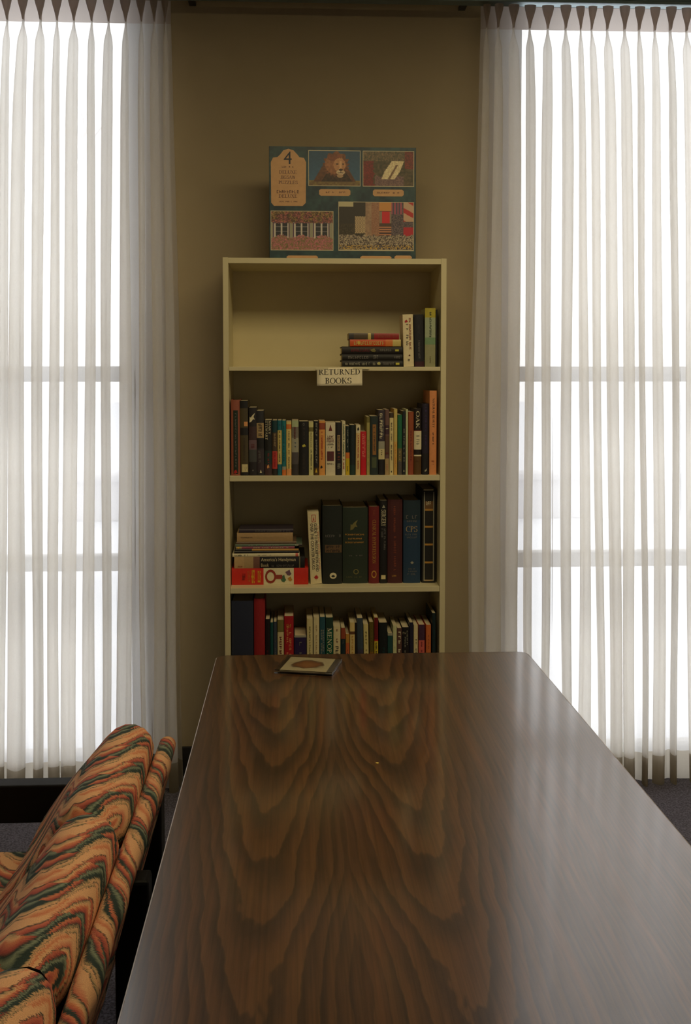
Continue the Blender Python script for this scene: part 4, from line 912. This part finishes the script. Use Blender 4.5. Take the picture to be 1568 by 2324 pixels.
sofa = thing('patterned_sofa', 'low sofa with orange and green flame patterned cushions and black frame beside the table', 'sofa', (0,0,0))
def loft(name, sections, u_off=0.0, v_off=0.0, parent=sofa, mat=fm):
    """sections: list of (list of (x,z), y); closed rings; uv in metres: arc length, y"""
    m = MB(); n = len(sections[0][0]); R = len(sections)
    m.v = [(x, y+(dy if len(s) > 2 else 0), z) for s in sections for (x, z), y, dy in [((p[0], p[1]), s[1], 0) for p in s[0]]]
    ref = sections[R//2][0]; arc = [0.0]
    for i in range(n):
        p, q = ref[i], ref[(i+1) % n]; arc.append(arc[-1]+math.hypot(p[0]-q[0], p[1]-q[1]))
    uvs = []
    for r in range(R-1):
        for q in range(n):
            q2 = (q+1) % n
            m.f.append([r*n+q, r*n+q2, (r+1)*n+q2, (r+1)*n+q]); m.mi.append(0); m.sm.append(True)
            uvs += [(arc[q], sections[r][1]), (arc[q+1], sections[r][1]), (arc[q+1], sections[r+1][1]), (arc[q], sections[r+1][1])]
    for r, rev in ((0, True), (R-1, False)):
        ids = [r*n+q for q in range(n)]
        m.f.append(ids[::-1] if not rev else ids); m.mi.append(0); m.sm.append(True)
        rr = [(sections[r][0][i][0], sections[r][1]+sections[r][0][i][1]-.6) for i in range(n)]
        uvs += (rr[::-1] if not rev else rr)
    o = m.build(name, mat, parent)
    uv = o.data.uv_layers.new(name='cloth')
    fl = []
    for a_, b_ in uvs: fl += [a_+u_off, b_+v_off]
    uv.data.foreach_set('uv', fl)
    return o
def slab_ring(cx0, z0, cx1, z1, th, n_end=8, n_side=6):
    """rounded slab outline from a lower centre to an upper centre"""
    dx, dz = cx1-cx0, z1-z0; L = math.hypot(dx, dz); ux, uz = dx/L, dz/L; nx, nz_ = -uz, ux; r = th/2
    P = []
    a0 = math.atan2(nz_, nx)
    P += [(cx0+nx*r+dx*k/n_side, z0+nz_*r+dz*k/n_side) for k in range(n_side)]
    P += [(cx1+r*math.cos(a0-PI*k/n_end), z1+r*math.sin(a0-PI*k/n_end)) for k in range(n_end+1)]
    P += [(cx1-nx*r-dx*k/n_side, z1-nz_*r-dz*k/n_side) for k in range(1, n_side)]
    P += [(cx0+r*math.cos(a0-PI-PI*k/n_end), z0+r*math.sin(a0-PI-PI*k/n_end)) for k in range(n_end+1)]
    return P[:-1]
SY1 = 2.40
seams = [SY1, 1.905, 1.41, 0.915, 0.42]
ctr = Vector((-0.43, 0, 0.52))
for k in range(4):
    y1, y0 = seams[k]-0.002, seams[k+1]+0.002
    secs = []; M = 30; rnd = random.Random(k+40)
    for i in range(M+1):
        t = i/M; y = lerp(y0, y1, t)
        e = min(t, 1-t)*(y1-y0)
        f = 1-0.30*math.exp(-(e/0.016)) - 0.08*math.exp(-(e/0.07))
        wrk = 0.004*math.sin(i*1.9+k)*math.exp(-e/0.08)
        ring_ = slab_ring(-0.505, 0.43, -0.372, 0.605, 0.128)
        out = []
        for j, (x, z) in enumerate(ring_):
            cx, cz_ = -0.4385, 0.5175
            ax, az = 0.133/0.2198, 0.175/0.2198
            s_ = (x-cx)*ax+(z-cz_)*az; nn = (x-cx)*(-az)+(z-cz_)*ax
            s2_ = s_*(1-(1-f)*0.30)+wrk*.6; n2_ = nn*f*(1+0.05*math.sin(s_*20+y*9))
            out.append((cx+s2_*ax-n2_*az, cz_+s2_*az+n2_*ax+0.003*math.sin(y*14+k)))
        secs.append((out, y))
    loft('back_cushion', secs, 0.02, 0.03*k)
# upholstered back panel with a rounded top
secs = []
for i in range(60):
    t = i/59; y = lerp(0.40, SY1+0.015, t)
    wob = 0.0025*math.sin(y*31)+0.002*math.sin(y*53+1)
    secs.append((slab_ring(-0.372, 0.30, -0.2895-0.0+wob*.4, 0.600, 0.040+wob), y))
loft('back_panel', secs, 0.5, 0.0)
# seat cushions
for k in range(4):
    y1, y0 = seams[k]-0.045+0.0*k, seams[k+1]-0.040
    secs = []
    for i in range(17):
        t = i/16; y = lerp(y0, y1, t); e = min(t, 1-t)*(y1-y0); f = 1-0.35*math.exp(-e/0.02)
        ring_ = slab_ring(-1.05, 0.34, -0.52, 0.34, 0.12*f)
        secs.append((ring_, y))
    loft('seat_cushion', secs, 0.0, 0.02*k)
bl = pmat('black_painted_wood', srgb(15,14,15), 0.6, spec=0.2, noise=0.2, nscale=30)
def sbox(name, x0, x1, y0, y1, z0, z1, bev=0.006):
    m = MB(); m.box(x0, x1, y0, y1, z0, z1); return m.build(name, bl, sofa, bev)
m = MB()   # leaning black back board
bb = [(-0.287, 0.585), (-0.275, 0.585), (-0.387, 0.20), (-0.400, 0.20)]
m.v = [(x, y, z) for y in (0.38, SY1+0.02) for x, z in bb]
m.f = [[0,1,2,3],[7,6,5,4],[0,4,5,1],[1,5,6,2],[2,6,7,3],[3,7,4,0]]; m.mi = [0]*6; m.sm = [False]*6
m.build('back_board', bl, sofa)
sbox('leg', -0.345, -0.2995, SY1-0.035, SY1+0.03, FL, 0.575); sbox('leg', -0.309, -0.250, 1.79, 1.84, FL, 0.580)
sbox('leg', -0.345, -0.303, 0.36, 0.42, FL, 0.575)
for y in (SY1-0.03, 0.36): sbox('leg', -1.12, -1.07, y, y+0.06, FL, 0.40)
for ya, yb in ((SY1+0.00, SY1+0.05), (0.31, 0.36)):
    z1 = 0.515
    sbox('armrest', -1.14, -0.31, ya, yb, z1-0.088, z1, 0.004)
sbox('seat_frame', -1.10, -0.40, 0.40, SY1-0.06, 0.20, 0.275)
sbox('seat_rail', -1.13, -1.06, 0.42, SY1-0.03, 0.19, 0.285)
